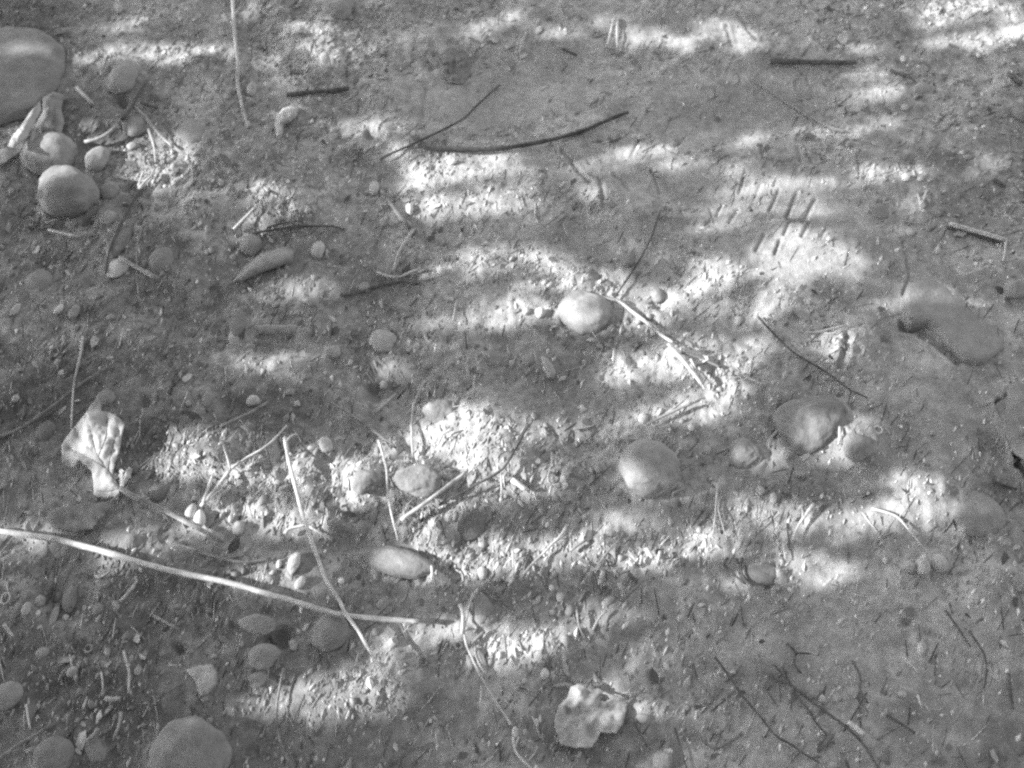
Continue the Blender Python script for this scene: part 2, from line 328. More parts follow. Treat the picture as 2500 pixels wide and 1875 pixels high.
def ground_height(X, Y):
    PX, PY, dep = project(X, Y, np.zeros_like(X))
    near = (PX > -900) & (PX < 3400) & (PY > -800) & (PY < 2700) & (dep > .2)
    PXc, PYc = np.where(near, PX, -5000), np.where(near, PY, -5000)
    sm = field(PXc, PYc, SMOOTH, seed=51)
    rough = 1 - .85 * sm + .85 * field(PXc, PYc, CRUMBLY, seed=53)
    h = .018 * fbm(X / .55, Y / .55, 1, 2) + .012 * fbm(X / .14, Y / .11, 3, 2)
    h = h + rough * (.0075 * fbm(X / .042, Y / .036, 5, 3) + .0020 * np.abs(fbm(X / .012, Y / .014, 8, 2)))
    ca, sa = math.cos(R(72)), math.sin(R(72))
    al, ac = X * ca + Y * sa, -X * sa + Y * ca          # along and across the way the litter was combed
    h = h + (.35 + .65 * rough) * (.0010 * fbm(al / .0120, ac / .0046, 11, 2) + .0009 * fbm(X / .0075, Y / .0095, 14, 2))
    for b in SWELLS:
        r = blob(PXc, PYc, b)
        m = r < 1.6
        if m.any():
            h[m] += b[5] * (1 - sstep(.1, 1.6, r[m] + .25 * vnoise(X[m] / .03, Y[m] / .03, 20)))
    for pts, w, dpt in GROOVES:
        w, dpt = w * (.66 if dpt < .0075 else .85), dpt * (.48 if dpt < .0075 else 1)
        xs, ys = [p[0] for p in pts], [p[1] for p in pts]
        m = (PXc > min(xs) - 60) & (PXc < max(xs) + 60) & (PYc > min(ys) - 60) & (PYc < max(ys) + 60)
        if m.any():
            wob = 5 * vnoise(PX[m] / 21., PY[m] / 21., 31)
            d = seg_dist(PX[m] + wob, PY[m] - wob, pts) / w
            h[m] += -dpt * np.exp(-d ** 4 * .5) + .25 * dpt * np.exp(-((d - 2.1) / .8) ** 2)
    for x, y, r0, dpt in HOLES:
        m = (np.abs(PXc - x) < 90) & (np.abs(PYc - y) < 90)
        if m.any():
            d = np.hypot(PX[m] - x, (PY[m] - y) * 1.1) / r0 + .6 * vnoise(PX[m] / 9., PY[m] / 9., 33)
            h[m] += -dpt * np.exp(-np.maximum(d, 0) ** 3 * .7)
    for q in ST:                            # soil banked up against the stones
        m = (np.abs(PXc - q[2]) < q[4] * 2 + 30) & (np.abs(PYc - q[3]) < q[5] * 2 + 30)
        if m.any():
            r = blob(PX[m], PY[m], (q[2], q[3] + q[5] * .25, q[4], q[5], q[6]))
            e = np.clip((r - .95) * min(q[4], q[5]) / 9., -1, 4)
            h[m] += min(.005, .00011 * min(q[4], q[5])) * np.exp(-e * e) * (.7 + 1.2 * vnoise(PX[m] / 15., PY[m] / 15., 35))
    # shallow ripples that the treads left along the top of the path
    rip = np.exp(-((PXc - 1530) / 420) ** 2 - ((PYc - 75) / 60) ** 2) + .7 * np.exp(-((PXc - 2130) / 170) ** 2 - ((PYc - 260) / 70) ** 2)
    h = h + .0028 * rip * np.sin(Y / .0125 + 2.0 * fbm(X / .2, Y / .05, 41, 2))
    return h.astype(np.float32), sm, PXc, PYc


# ------------------------------------------------------------------ ground: one sheet, fine where the photograph looks
def axis(a, b, step, far, ratio=1.12):
    core = list(np.arange(a, b + step * .5, step))
    lo, hi, s = [], [], step
    x = core[0]
    while x > -far:
        s *= ratio
        x -= s
        lo.append(x)
    s, x = step, core[-1]
    while x < far:
        s *= ratio
        x += s
        hi.append(x)
    return np.array(lo[::-1] + core + hi)


GX = axis(-1.02, 1.02, .0022, 60.0)
GY = axis(.12, 1.30, .0021, 60.0)
XX, YY = np.meshgrid(GX, GY)
HH, SMO, GPX, GPY = ground_height(XX, YY)


def height(x, y):
    i = np.clip(np.searchsorted(GX, x) - 1, 0, len(GX) - 2)
    j = np.clip(np.searchsorted(GY, y) - 1, 0, len(GY) - 2)
    fx = (x - GX[i]) / (GX[i + 1] - GX[i])
    fy = (y - GY[j]) / (GY[j + 1] - GY[j])
    return (HH[j, i] * (1 - fx) + HH[j, i + 1] * fx) * (1 - fy) + (HH[j + 1, i] * (1 - fx) + HH[j + 1, i + 1] * fx) * fy


def at(px, py, lift=0.0):
    """the point of the ground (plus lift) that the photograph shows at a place"""
    z = 0.0
    for _ in range(5):
        x, y, t = flat_at(px, py, z)
        z = float(height(x, y)) + lift
    return Vector((x, y, z)), t / FPX       # the point, metres per pixel there


def quick_mesh(name, verts, faces, smooth=True):
    """numpy vertices (n,3) and equal sized faces (m,k) -> mesh"""
    me = bpy.data.meshes.new(name)
    n, (m, k) = len(verts), faces.shape
    me.vertices.add(n)
    me.vertices.foreach_set('co', np.ascontiguousarray(verts, dtype=np.float32).ravel())
    me.loops.add(m * k)
    me.loops.foreach_set('vertex_index', np.ascontiguousarray(faces, dtype=np.int32).ravel())
    me.polygons.add(m)
    me.polygons.foreach_set('loop_start', np.arange(0, m * k, k, dtype=np.int32))
    me.polygons.foreach_set('use_smooth', np.full(m, smooth))
    me.update(calc_edges=True)
    return me


def attr(me, name, vals):
    a = me.attributes.new(name, 'FLOAT', 'POINT')
    a.data.foreach_set('value', np.ascontiguousarray(vals, dtype=np.float32))


# ------------------------------------------------------------------ materials (greys: the picture has no colour)
def material(name, lo, hi, scale=120., detail=6., rough=.9, bump=.3, bscale=400., attrib=None, spots=None, streak=None, dist=.0006):
    m = bpy.data.materials.new(name)
    m.use_nodes = True
    nt = m.node_tree
    nt.nodes.clear()
    N, L = nt.nodes.new, nt.links.new
    out = N('ShaderNodeOutputMaterial')
    p = N('ShaderNodeBsdfPrincipled')
    p.inputs['Roughness'].default_value = rough
    p.inputs['Specular IOR Level'].default_value = .22
    L(p.outputs[0], out.inputs[0])
    tc = N('ShaderNodeTexCoord')
    vec = tc.outputs['Object']
    info = N('ShaderNodeObjectInfo')
    off = N('ShaderNodeVectorMath')
    off.operation = 'ADD'
    sc = N('ShaderNodeVectorMath')
    sc.operation = 'SCALE'
    sc.inputs[0].default_value = (3.1, 5.7, 9.2)
    L(info.outputs['Random'], sc.inputs['Scale'])
    L(vec, off.inputs[0])
    L(sc.outputs[0], off.inputs[1])
    vec = off.outputs[0]
    if streak:
        mp = N('ShaderNodeMapping')
        mp.inputs['Scale'].default_value = streak
        L(vec, mp.inputs['Vector'])
        vec = mp.outputs[0]
    n1 = N('ShaderNodeTexNoise')
    n1.inputs['Scale'].default_value = scale
    n1.inputs['Detail'].default_value = detail
    n1.inputs['Roughness'].default_value = .65
    L(vec, n1.inputs['Vector'])
    mr = N('ShaderNodeMapRange')
    mr.inputs['From Min'].default_value = .28
    mr.inputs['From Max'].default_value = .72
    mr.inputs['To Min'].default_value = lo
    mr.inputs['To Max'].default_value = hi
    L(n1.outputs[0], mr.inputs['Value'])
    val = mr.outputs[0]
    if attrib:                                # a tone of its own for each grain or patch of soil
        at_ = N('ShaderNodeAttribute')
        at_.attribute_name = attrib
        mu = N('ShaderNodeMath')
        mu.operation = 'MULTIPLY'
        L(val, mu.inputs[0])
        L(at_.outputs['Fac'], mu.inputs[1])
        val = mu.outputs[0]
    else:
        r2 = N('ShaderNodeMapRange')
        r2.inputs['To Min'].default_value = .82
        r2.inputs['To Max'].default_value = 1.18
        L(info.outputs['Random'], r2.inputs['Value'])
        mu = N('ShaderNodeMath')
        mu.operation = 'MULTIPLY'
        L(val, mu.inputs[0])
        L(r2.outputs[0], mu.inputs[1])
        val = mu.outputs[0]
    if spots:                                 # mineral specks, lichen or decay spots
        v = N('ShaderNodeTexVoronoi')
        v.inputs['Scale'].default_value = spots[0]
        L(vec, v.inputs['Vector'])
        cr = N('ShaderNodeMapRange')
        cr.inputs['From Min'].default_value = spots[1]
        cr.inputs['From Max'].default_value = spots[1] + .12
        cr.inputs['To Min'].default_value = spots[2]
        cr.inputs['To Max'].default_value = 1.0
        L(v.outputs['Distance'], cr.inputs['Value'])
        m2 = N('ShaderNodeMath')
        m2.operation = 'MULTIPLY'
        L(val, m2.inputs[0])
        L(cr.outputs[0], m2.inputs[1])
        val = m2.outputs[0]
    L(val, p.inputs['Base Color'])
    n2 = N('ShaderNodeTexNoise')
    n2.inputs['Scale'].default_value = bscale
    n2.inputs['Detail'].default_value = 4.
    L(vec, n2.inputs['Vector'])
    b = N('ShaderNodeBump')
    b.inputs['Strength'].default_value = bump
    b.inputs['Distance'].default_value = dist
    L(n2.outputs[0], b.inputs['Height'])
    L(b.outputs[0], p.inputs['Normal'])
    return m


M = {
    'soil': material('soil', .26, .44, 160, 8, .95, .9, 650, attrib='tone', spots=(330, .10, .72), dist=.0012),
    'crumb': material('soil_crumb', .30, .46, 300, 3, .95, .3, 900, attrib='tone'),
    'needle': material('dry_needle', .30, .50, 300, 3, .8, .2, 900, attrib='tone'),
    'pebble': material('pale_pebble', .27, .46, 110, 8, .8, .5, 480, spots=(380, .14, .72), dist=.0008),
    'stone': material('smooth_stone', .20, .34, 60, 9, .85, .6, 330, spots=(260, .14, .74), dist=.0009),
    'darkstone': material('dull_stone', .16, .29, 55, 9, .9, .7, 300, spots=(230, .15, .72), dist=.0010),
    'slab': material('sandstone', .20, .32, 60, 9, .95, .8, 260, spots=(200, .12, .76), dist=.0012),
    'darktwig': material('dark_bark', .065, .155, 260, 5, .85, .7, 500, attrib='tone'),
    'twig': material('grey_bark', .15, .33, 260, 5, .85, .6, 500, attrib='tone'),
    'straw': material('dry_straw', .34, .60, 200, 6, .6, .4, 500, attrib='tone'),
    'wood': material('weathered_wood', .24, .42, 160, 6, .85, .6, 420, attrib='tone'),
    'leaf': material('dry_leaf', .27, .50, 38, 8, .7, .6, 260, spots=(60, .06, .75), dist=.0008),
    'darkleaf': material('dark_shaded_leaf', .15, .26, 80, 6, .8, .5, 330),  # darker leaf grey; holds the shade of the lower lobe in its colour
    'pod': material('seed_husk', .48, .62, 150, 5, .6, .25, 500),
    'green': material('living_leaf', .05, .09, 60, 4, .5, .2, 300),
    'bark': material('shrub_bark', .08, .16, 60, 6, .9, .7, 200, streak=(1, 1, .25)),
}

nx, ny = len(GX), len(GY)
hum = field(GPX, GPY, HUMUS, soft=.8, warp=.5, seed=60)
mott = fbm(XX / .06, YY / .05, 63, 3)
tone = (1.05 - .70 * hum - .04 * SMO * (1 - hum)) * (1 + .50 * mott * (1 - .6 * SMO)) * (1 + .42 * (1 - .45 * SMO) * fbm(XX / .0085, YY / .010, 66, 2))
V = np.stack([XX.ravel(), YY.ravel(), HH.ravel()], 1)
idx = np.arange(nx * ny).reshape(ny, nx)
F = np.stack([idx[:-1, :-1].ravel(), idx[:-1, 1:].ravel(), idx[1:, 1:].ravel(), idx[1:, :-1].ravel()], 1)
gme = quick_mesh('ground', V, F)
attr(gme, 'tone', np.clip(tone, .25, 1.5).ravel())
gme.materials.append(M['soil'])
ground = bpy.data.objects.new('ground', gme)
COL.objects.link(ground)
ground['kind'] = 'structure'


def link(name, me, mat=None, parent=None, loc=None):
    if mat:
        me.materials.append(M[mat])
    o = bpy.data.objects.new(name, me)
    COL.objects.link(o)
    if parent:
        o.parent = parent
    if loc is not None:
        o.location = loc
    return o


def tag(o, label, cat, group=None):
    o['label'] = label
    o['category'] = cat
    if group:
        o['group'] = group
    return o


# ------------------------------------------------------------------ the shrub that throws the dappled shade
# sunlit patches on the ground: x, y, rx, ry, rotation, share of the sun let through
LIT = [(1130, 395, 150, 42, 8, .95), (1235, 460, 55, 45, 25, 1), (1000, 440, 70, 38, -10, .9), (1030, 510, 90, 38, 5, .75), (1180, 505, 80, 24, 0, .5),
       (665, 490, 60, 40, 25, 1), (735, 512, 38, 28, 0, .8), (390, 425, 95, 38, 5, .85), (400, 350, 60, 40, 30, .65), (140, 447, 40, 40, -20, 1, 0.036),
       (60, 310, 48, 50, -45, .95, 0.028), (238, 395, 34, 34, 0, .75), (790, 115, 80, 50, 20, .8), (725, 155, 70, 40, 0, .6), (822, 18, 45, 35, 0, .8),
       (960, 125, 85, 20, -8, .65), (440, 140, 50, 42, 0, .65), (330, 75, 90, 30, 0, .45), (300, 185, 50, 30, 0, .4), (615, 225, 28, 28, 0, .7),
       (545, 232, 30, 18, 0, .4), (698, 278, 36, 28, 0, .8), (880, 300, 110, 26, 0, .55), (770, 305, 60, 22, 0, .4), (640, 412, 60, 20, 0, .4),
       (900, 640, 50, 26, 0, .65), (985, 632, 50, 26, 0, .7), (1080, 652, 60, 22, 0, .75), (1175, 630, 60, 22, 0, .6), (720, 692, 95, 26, 0, .6),
       (1130, 787, 120, 26, -5, .75), (1240, 778, 60, 34, 0, .9), (950, 902, 75, 26, 5, .75), (520, 872, 110, 34, 0, .45), (660, 905, 60, 22, 0, .4),
       (70, 600, 100, 40, 0, .35), (190, 757, 65, 22, 0, .6), (290, 657, 28, 24, 0, .5), (1130, 28, 160, 16, -3, .45), (560, 60, 60, 40, 0, .35),
       (1360, 68, 42, 14, 0, .65), (1530, 56, 120, 10, -5, .5), (1530, 88, 110, 11, -3, .55), (1625, 107, 125, 24, -8, .8), (1740, 75, 58, 38, 30, .65),
       (1822, 80, 50, 42, 40, .65), (1590, 4, 70, 8, 0, .5), (2300, 40, 130, 36, -20, .65), (2370, 107, 105, 32, -15, .75), (2480, 60, 45, 50, 0, .8),
       (2063, 95, 22, 18, 0, .7), (2040, 178, 42, 12, 0, .5), (2105, 182, 50, 13, 0, .45), (2300, 190, 50, 18, 0, .4), (2140, 230, 75, 11, -3, .65),
       (2160, 312, 100, 26, -10, .4), (1520, 302, 42, 20, 0, .65), (1640, 335, 105, 18, 5, .75), (1610, 372, 70, 22, 8, 1), (1700, 396, 92, 30, 12, .9),
       (1790, 422, 78, 28, 30, .9), (1840, 340, 28, 22, 0, .75), (1845, 376, 40, 13, 0, .7), (1940, 383, 52, 13, 0, .7), (1930, 345, 50, 16, 0, .4),
       (2140, 408, 62, 20, 20, .7), (2215, 432, 45, 28, 0, .9), (2237, 462, 45, 32, 30, .7), (2440, 403, 72, 24, 10, .7), (1390, 387, 50, 22, 45, .8),
       (1490, 437, 60, 13, 30, .7), (1445, 482, 24, 48, 20, .85), (1512, 497, 66, 28, 28, 1), (1300, 520, 36, 18, 10, .8), (1660, 442, 60, 30, 20, .55),
       (1790, 492, 60, 42, -10, .9), (2000, 470, 92, 24, 5, .95), (2000, 505, 72, 17, 0, .85), (1890, 500, 40, 36, 0, .65), (2000, 612, 102, 42, 12, 1),
       (1930, 642, 70, 26, 0, .8), (1850, 587, 45, 26, -40, .8), (1760, 662, 80, 36, -25, .85), (1670, 702, 80, 26, -10, .8), (1320, 642, 60, 22, 25, .7),
       (1410, 672, 52, 17, 25, .65), (1380, 740, 50, 14, 0, .8, 0.016), (1425, 762, 42, 9, 0, .7, 0.024), (1395, 792, 60, 13, 0, .75, 0.014), (1290, 762, 60, 32, 0, .9),
       (1570, 745, 72, 44, 35, .85), (1890, 742, 42, 52, 40, .75), (1945, 727, 35, 26, 0, .5), (2062, 752, 60, 26, 20, .7), (2150, 732, 72, 18, -5, .75),
       (2170, 708, 40, 13, 0, .6), (2226, 726, 20, 36, 0, .95, 0.018), (2070, 852, 44, 58, 30, 1), (2030, 892, 28, 26, 0, .7), (1675, 872, 68, 54, 40, .9),
       (1742, 905, 60, 36, 0, .85), (1850, 882, 72, 13, 15, .6), (1560, 902, 72, 30, 0, .5), (245, 1065, 58, 62, 30, .95, 0.02), (180, 1087, 30, 36, 0, .8, 0.02),
       (250, 1180, 44, 26, 0, .7, 0.01), (170, 1212, 62, 14, -10, .7), (307, 1160, 20, 22, 0, .8), (440, 1115, 60, 46, -30, .85), (525, 1062, 36, 34, 0, .7),
       (530, 1128, 60, 46, 0, 1), (478, 1250, 40, 36, 0, 1, 0.01), (620, 1203, 70, 55, 0, .85), (590, 1160, 50, 40, 0, .9), (390, 1202, 50, 26, 0, .7),
       (360, 1327, 92, 24, 5, .8), (255, 1345, 60, 15, 0, .85, 0.012), (30, 1300, 62, 12, 5, .7, 0.012), (30, 1262, 60, 16, 0, .35), (400, 1417, 72, 16, 5, .5),
       (610, 1397, 62, 28, 0, .85), (725, 1402, 50, 28, 0, .8), (840, 1172, 100, 62, 10, 1), (810, 1257, 80, 36, 0, .9), (735, 1297, 46, 11, 0, .7),
       (705, 1100, 20, 40, -10, .6, 0.012), (905, 1165, 50, 45, 0, .8),
       (1020, 1182, 60, 42, 0, .9), (1050, 1267, 80, 30, 0, .9), (990, 1302, 72, 18, 0, .8), (1180, 1092, 112, 72, -15, 1), (1105, 1082, 60, 46, 0, .9),
       (1060, 1003, 36, 28, 0, .85, 0.014), (1220, 1022, 80, 36, 0, .6), (1130, 1152, 92, 36, 0, .95), (965, 1365, 82, 32, 18, .8, 0.02), (1020, 1387, 40, 22, 0, .9),
       (895, 1387, 32, 13, 0, .7), (957, 1417, 72, 20, 0, .5), (1095, 1362, 42, 26, 0, .8), (1187, 1392, 42, 28, 0, .8), (1220, 1352, 52, 36, 0, .5),
       (820, 1692, 142, 46, -5, .6), (765, 1722, 92, 36, 0, .65), (910, 1642, 112, 46, 0, .35), (990, 1692, 92, 30, 0, .3), (960, 1562, 72, 46, 0, .35),
       (1160, 1475, 42, 36, 0, .35), (1230, 1602, 62, 46, 0, .5), (630, 1612, 30, 18, 0, .5), (60, 1482, 80, 22, 0, .22), (1280, 1062, 52, 56, 0, .8),
       (1310, 1182, 82, 36, 0, .7), (1392, 1182, 72, 36, 0, .6), (1520, 992, 62, 17, 15, .8), (1566, 1016, 20, 22, 0, .8), (1470, 1002, 42, 17, 0, .6),
       (1650, 987, 82, 46, 0, .6), (1735, 962, 62, 46, 0, .75), (1527, 1157, 24, 42, 0, .95, 0.018), (1560, 1178, 60, 30, 0, .6, 0.016), (1716, 1187, 52, 26, 0, .5),
       (1817, 1111, 36, 19, 20, .65, 0.014), (1967, 1036, 56, 46, -30, .85, 0.022), (2056, 1077, 34, 42, 0, .7), (2097, 1091, 30, 26, 0, .8), (2262, 1202, 86, 42, 10, .95),
       (2212, 1252, 92, 26, 0, .7), (2042, 1242, 112, 42, -5, .8), (1962, 1277, 92, 32, -15, .75), (1817, 1267, 92, 36, -12, .75), (1727, 1287, 82, 32, 0, .7),
       (1622, 1322, 102, 36, -15, .75), (1562, 1367, 92, 30, -10, .75), (1422, 1332, 112, 42, -10, .75), (1322, 1367, 92, 46, 0, .8), (1477, 1392, 82, 22, 0, .6),
       (1872, 1347, 42, 13, 0, .4), (2042, 1417, 152, 30, -12, .35), (2382, 1322, 132, 15, -2, .5), (2217, 1382, 28, 10, 0, .5), (2287, 1377, 14, 18, 0, .5, 0.009), (2208, 1385, 12, 12, 0, .5, 0.006),
       (2382, 1372, 62, 22, 0, .35), (1337, 1587, 102, 42, -5, .6), (1482, 1502, 82, 30, -10, .5), (1592, 1592, 112, 46, 0, .5), (1762, 1645, 82, 15, -15, .55),
       (1622, 1632, 82, 26, 0, .5), (1420, 1686, 42, 18, 0, .6, 0.015), (1395, 1806, 34, 10, -5, .5, 0.012), (1372, 1766, 14, 16, 0, .5, 0.012), (1392, 1787, 52, 36, 0, .45), (1502, 1747, 52, 36, 0, .3),
       (1000, 70, 500, 26, -3, .30), (2050, 110, 300, 30, -4, .28), (500, 110, 260, 40, 0, .30), (850, 560, 330, 26, 0, .22), (1750, 560, 300, 60, 10, .30), (1600, 440, 330, 70, 10, .35),
       (520, 430, 260, 60, 0, .35), (1550, 700, 400, 60, -5, .35), (1750, 820, 260, 80, 10, .35), (1100, 1150, 330, 150, 0, .40), (600, 1180, 260, 110, 0, .40), (1700, 1290, 500, 70, -10, .45),
       (1450, 1560, 420, 90, 0, .30), (820, 1650, 330, 70, 0, .28), (2100, 1360, 420, 60, -6, .25), (500, 1400, 420, 40, 8, .30), (500, 860, 420, 50, 0, .22), (300, 590, 300, 40, 0, .25), (170, 120, 160, 50, 0, .35), (330, 340, 110, 50, 0, .5), (60, 300, 70, 50, 0, .5), (1450, 1440, 160, 40, -8, .35), (1500, 1050, 300, 60, 0, .3)]

CELL = .004
sx = np.arange(-1.5, 1.5, CELL)
sy = np.arange(-.25, 1.75, CELL)
SXX, SYY = np.meshgrid(sx, sy)
QX, QY, QZ = SXX.copy(), SYY.copy(), np.zeros_like(SXX)
for _ in range(5):                          # where the light through each cell really meets the soil
    QZ = .6 * height(QX, QY) + .4 * QZ
    QX, QY = SXX + TO_SUN.x / TO_SUN.z * QZ, SYY + TO_SUN.y / TO_SUN.z * QZ
LPX, LPY, _d = project(QX, QY, QZ)
LPX = np.where(_d > .2, LPX, -4000)
wx = 26 * fbm(LPX / 90, LPY / 50, 71, 3)
wy = 14 * fbm(LPX / 80, LPY / 45, 75, 3)
T = np.zeros_like(SXX)
TE = np.zeros_like(SXX)
for b in LIT:
    if len(b) > 6:                          # a patch that falls on something standing above the soil
        pz = at(b[0], b[1], b[6])[0].z
        ux, uy, _d = project(SXX + TO_SUN.x / TO_SUN.z * pz, SYY + TO_SUN.y / TO_SUN.z * pz, np.full_like(SXX, pz))
        TE = np.maximum(TE, 1 - sstep(.75, 1.15, blob(ux, uy, b)))
        continue
    r = blob(LPX + wx, LPY + wy, (b[0], b[1], b[2] * 1.08, b[3] * 1.12, b[4]))
    T = np.maximum(T, b[5] * (1 - sstep(.50, 1.45, r)))
inside = sstep(-160, 20, LPX) * sstep(-160, 20, 2500 - LPX) * sstep(-120, 20, LPY) * sstep(-160, 20, 1875 - LPY)
wild = sstep(.20, .34, fbm(SXX / .20, SYY / .09, 80, 3)) * .9
T = np.clip(T * (.84 + .20 * sstep(100, 420, LPY)), 0, 1) * inside + wild * (1 - inside)
# half-lit places are a fine mix of small gaps and leaves
thr = np.clip(.5 + 1.2 * (.75 * vnoise(SXX / .024, SYY / .011, 84) + .55 * vnoise(SXX / .060, SYY / .026, 87)), .05, .95)
T = np.maximum(sstep(-.16, .16, T - thr), TE)
WT = 1 + 2.2 * T + 9 * TE

Lgt = np.ones_like(T)
leaf_v, leaf_f = [], []
S_ = np.array(TO_SUN)
U_ = np.cross(S_, [0, 0, 1]); U_ /= np.linalg.norm(U_)      # across the light, level
W_ = np.cross(U_, S_)                                       # across the light, upwards
OUTLINE = np.array([(-1.08, 0), (-.70, .70), (.05, 1.02), (.74, .70), (1.1, 0), (.74, -.70), (.05, -1.02), (-.70, -.70)])


def try_leaves(n, lmin, lmax, dmin, dmax):
    global Lgt
    for _ in range(n):
        gx, gy = random.uniform(-1.4, 1.4), random.uniform(-.15, 1.65)
        ln = random.uniform(lmin, lmax) * .5
        wd = ln * random.uniform(.42, .62)
        a = random.uniform(0, math.pi)
        d = random.uniform(dmin, dmax)
        # offsets across the light -> offsets on the ground
        au = np.array([math.cos(a), math.sin(a)])
        ca, sa = au
        ex = math.hypot(ln * ca, wd * sa)
        ez = math.hypot(ln * sa, wd * ca)
        # the shadow on the ground, stretched along the light
        hx = ez / math.sin(SUN_EL) + ex * abs(U_[0])
        hy = ex * abs(U_[1]) + ez / math.sin(SUN_EL) * math.sin(SUN_AZ) + .004
        i0, i1 = int((gx - hx + 1.5) / CELL), int((gx + hx + 1.5) / CELL) + 1
        j0, j1 = int((gy - hy + .25) / CELL), int((gy + hy + .25) / CELL) + 1
        if i0 < 1 or j0 < 1 or i1 >= T.shape[1] or j1 >= T.shape[0]:
            continue
        qx, qy = SXX[j0:j1, i0:i1] - gx, SYY[j0:j1, i0:i1] - gy
        # ground offset -> across-the-light coordinates
        u = qx * U_[0] + qy * U_[1]
        w = qx * W_[0] + qy * W_[1]
        p, q = (u * ca + w * sa) / ln, (-u * sa + w * ca) / wd
        pen = min(.8, .0044 * d / math.sqrt(ln * wd))       # half shade of the sun's disc
        foot = 1 - sstep(1 - pen, 1 + pen, np.sqrt(p * p + q * q))
        L0 = Lgt[j0:j1, i0:i1]
        t = T[j0:j1, i0:i1]
        L1 = L0 * (1 - foot)
        gain = ((L0 - t) ** 2 - (L1 - t) ** 2) * WT[j0:j1, i0:i1]
        if gain.sum() <= .04 * foot.sum():
            continue
        c = np.array([gx, gy, 0.]) + S_ * d
        pxx, pyy, dp = project(c[0], c[1], c[2])
        if dp > 0 and -260 < pxx < 2760 and -260 < pyy < 2135:
            continue
        Lgt[j0:j1, i0:i1] = L1
        tilt1, tilt2 = random.uniform(-.5, .5), random.uniform(-.5, .5)
        base = len(leaf_v) * 10
        pts = [(-.15, 0)] + [tuple(o) for o in OUTLINE]
        vs = []
        for (lx, ly) in [(1.0, 0)] + pts[1:] + [(-1.0, 0)]:
            cu, cw = lx * ln * ca - ly * wd * sa, lx * ln * sa + ly * wd * ca
            depth = lx * ln * tilt1 + abs(ly) * wd * (.5 + tilt2)
            vs.append(c + U_ * cu + W_ * cw + S_ * depth)
        leaf_v.append(vs)


try_leaves(16000, .045, .085, 1.75, 3.2)
try_leaves(24000, .024, .045, 1.65, 2.6)
try_leaves(42000, .012, .024, 1.6, 2.2)
print('SHADE err', float(np.abs(Lgt - T).mean()), float(((T < .05) & (Lgt > .5)).mean()), float((T<.05).mean()))
LV = np.array(leaf_v)                                       # n,10,3: tip, outline 8, stalk
nl = len(LV)
tri = np.array([(1, 2, 9), (2, 3, 0), (3, 4, 0), (4, 5, 0), (0, 5, 6), (0, 6, 7), (0, 7, 8), (1, 8, 9)])
tri = np.array([(1, 2, 8), (2, 3, 8), (3, 8, 7), (3, 4, 7), (4, 7, 6), (4, 6, 5)])
LF = (np.arange(nl)[:, None, None] * 10 + tri[None]).reshape(-1, 3)
shrub = bpy.data.objects.new('shade_shrub', None)
COL.objects.link(shrub)
shrub.location = (-3.0, .35, 0)
tag(shrub, 'leafy shrub arching over the path and dappling it with shade', 'shrub')
fme = quick_mesh('foliage', LV.reshape(-1, 3) - np.array(shrub.location), LF, False)
fo = link('foliage', fme, 'green', shrub)
fo['kind'] = 'stuff'


def tube(pts, radii, sides=7, jit=0.0, cap=True):
    """swept tube along points -> verts, faces (tris)"""
    P = np.array(pts, dtype=float)
    n = len(P)
    tg = np.gradient(P, axis=0)
    tg /= np.linalg.norm(tg, axis=1)[:, None] + 1e-12
    ref = np.array([0, 0, 1.0])
    s = np.cross(tg, ref)
    bad = np.linalg.norm(s, axis=1) < 1e-3
    s[bad] = [1, 0, 0]
    s /= np.linalg.norm(s, axis=1)[:, None]
    t2 = np.cross(s, tg)
    ang = np.linspace(0, 2 * math.pi, sides, endpoint=False)
    r = np.asarray(radii)[:, None] * (1 + jit * rng.uniform(-1, 1, (n, sides)))
    Vv = P[:, None] + r[..., None] * (np.cos(ang)[None, :, None] * s[:, None] + np.sin(ang)[None, :, None] * t2[:, None])
    Vv = Vv.reshape(-1, 3)
    f = []
    for i in range(n - 1):
        for k in range(sides):
            a, b = i * sides + k, i * sides + (k + 1) % sides
            f += [(a, b, b + sides), (a, b + sides, a + sides)]
    if cap:
        Vv = np.vstack([Vv, P[:1], P[-1:]])
        c0, c1 = n * sides, n * sides + 1
        for k in range(sides):
            f += [(c0, (k + 1) % sides, k), (c1, (n - 1) * sides + k, (n - 1) * sides + (k + 1) % sides)]
    return Vv, np.array(f)


def spline(pts, m):
    P = np.array(pts, dtype=float)
    if len(P) == 2:
        t = np.linspace(0, 1, m)[:, None]
        return P[0] * (1 - t) + P[1] * t
    Q = np.vstack([2 * P[0] - P[1], P, 2 * P[-1] - P[-2]])
    out, n = [], len(P) - 1
    for u in np.linspace(0, n, m):
        i = min(int(u), n - 1)
        t = u - i
        a, b, c, d = Q[i:i + 4]
        out.append(.5 * (2 * b + (c - a) * t + (2 * a - 5 * b + 4 * c - d) * t * t + (3 * b - a - 3 * c + d) * t ** 3))
    return np.array(out)


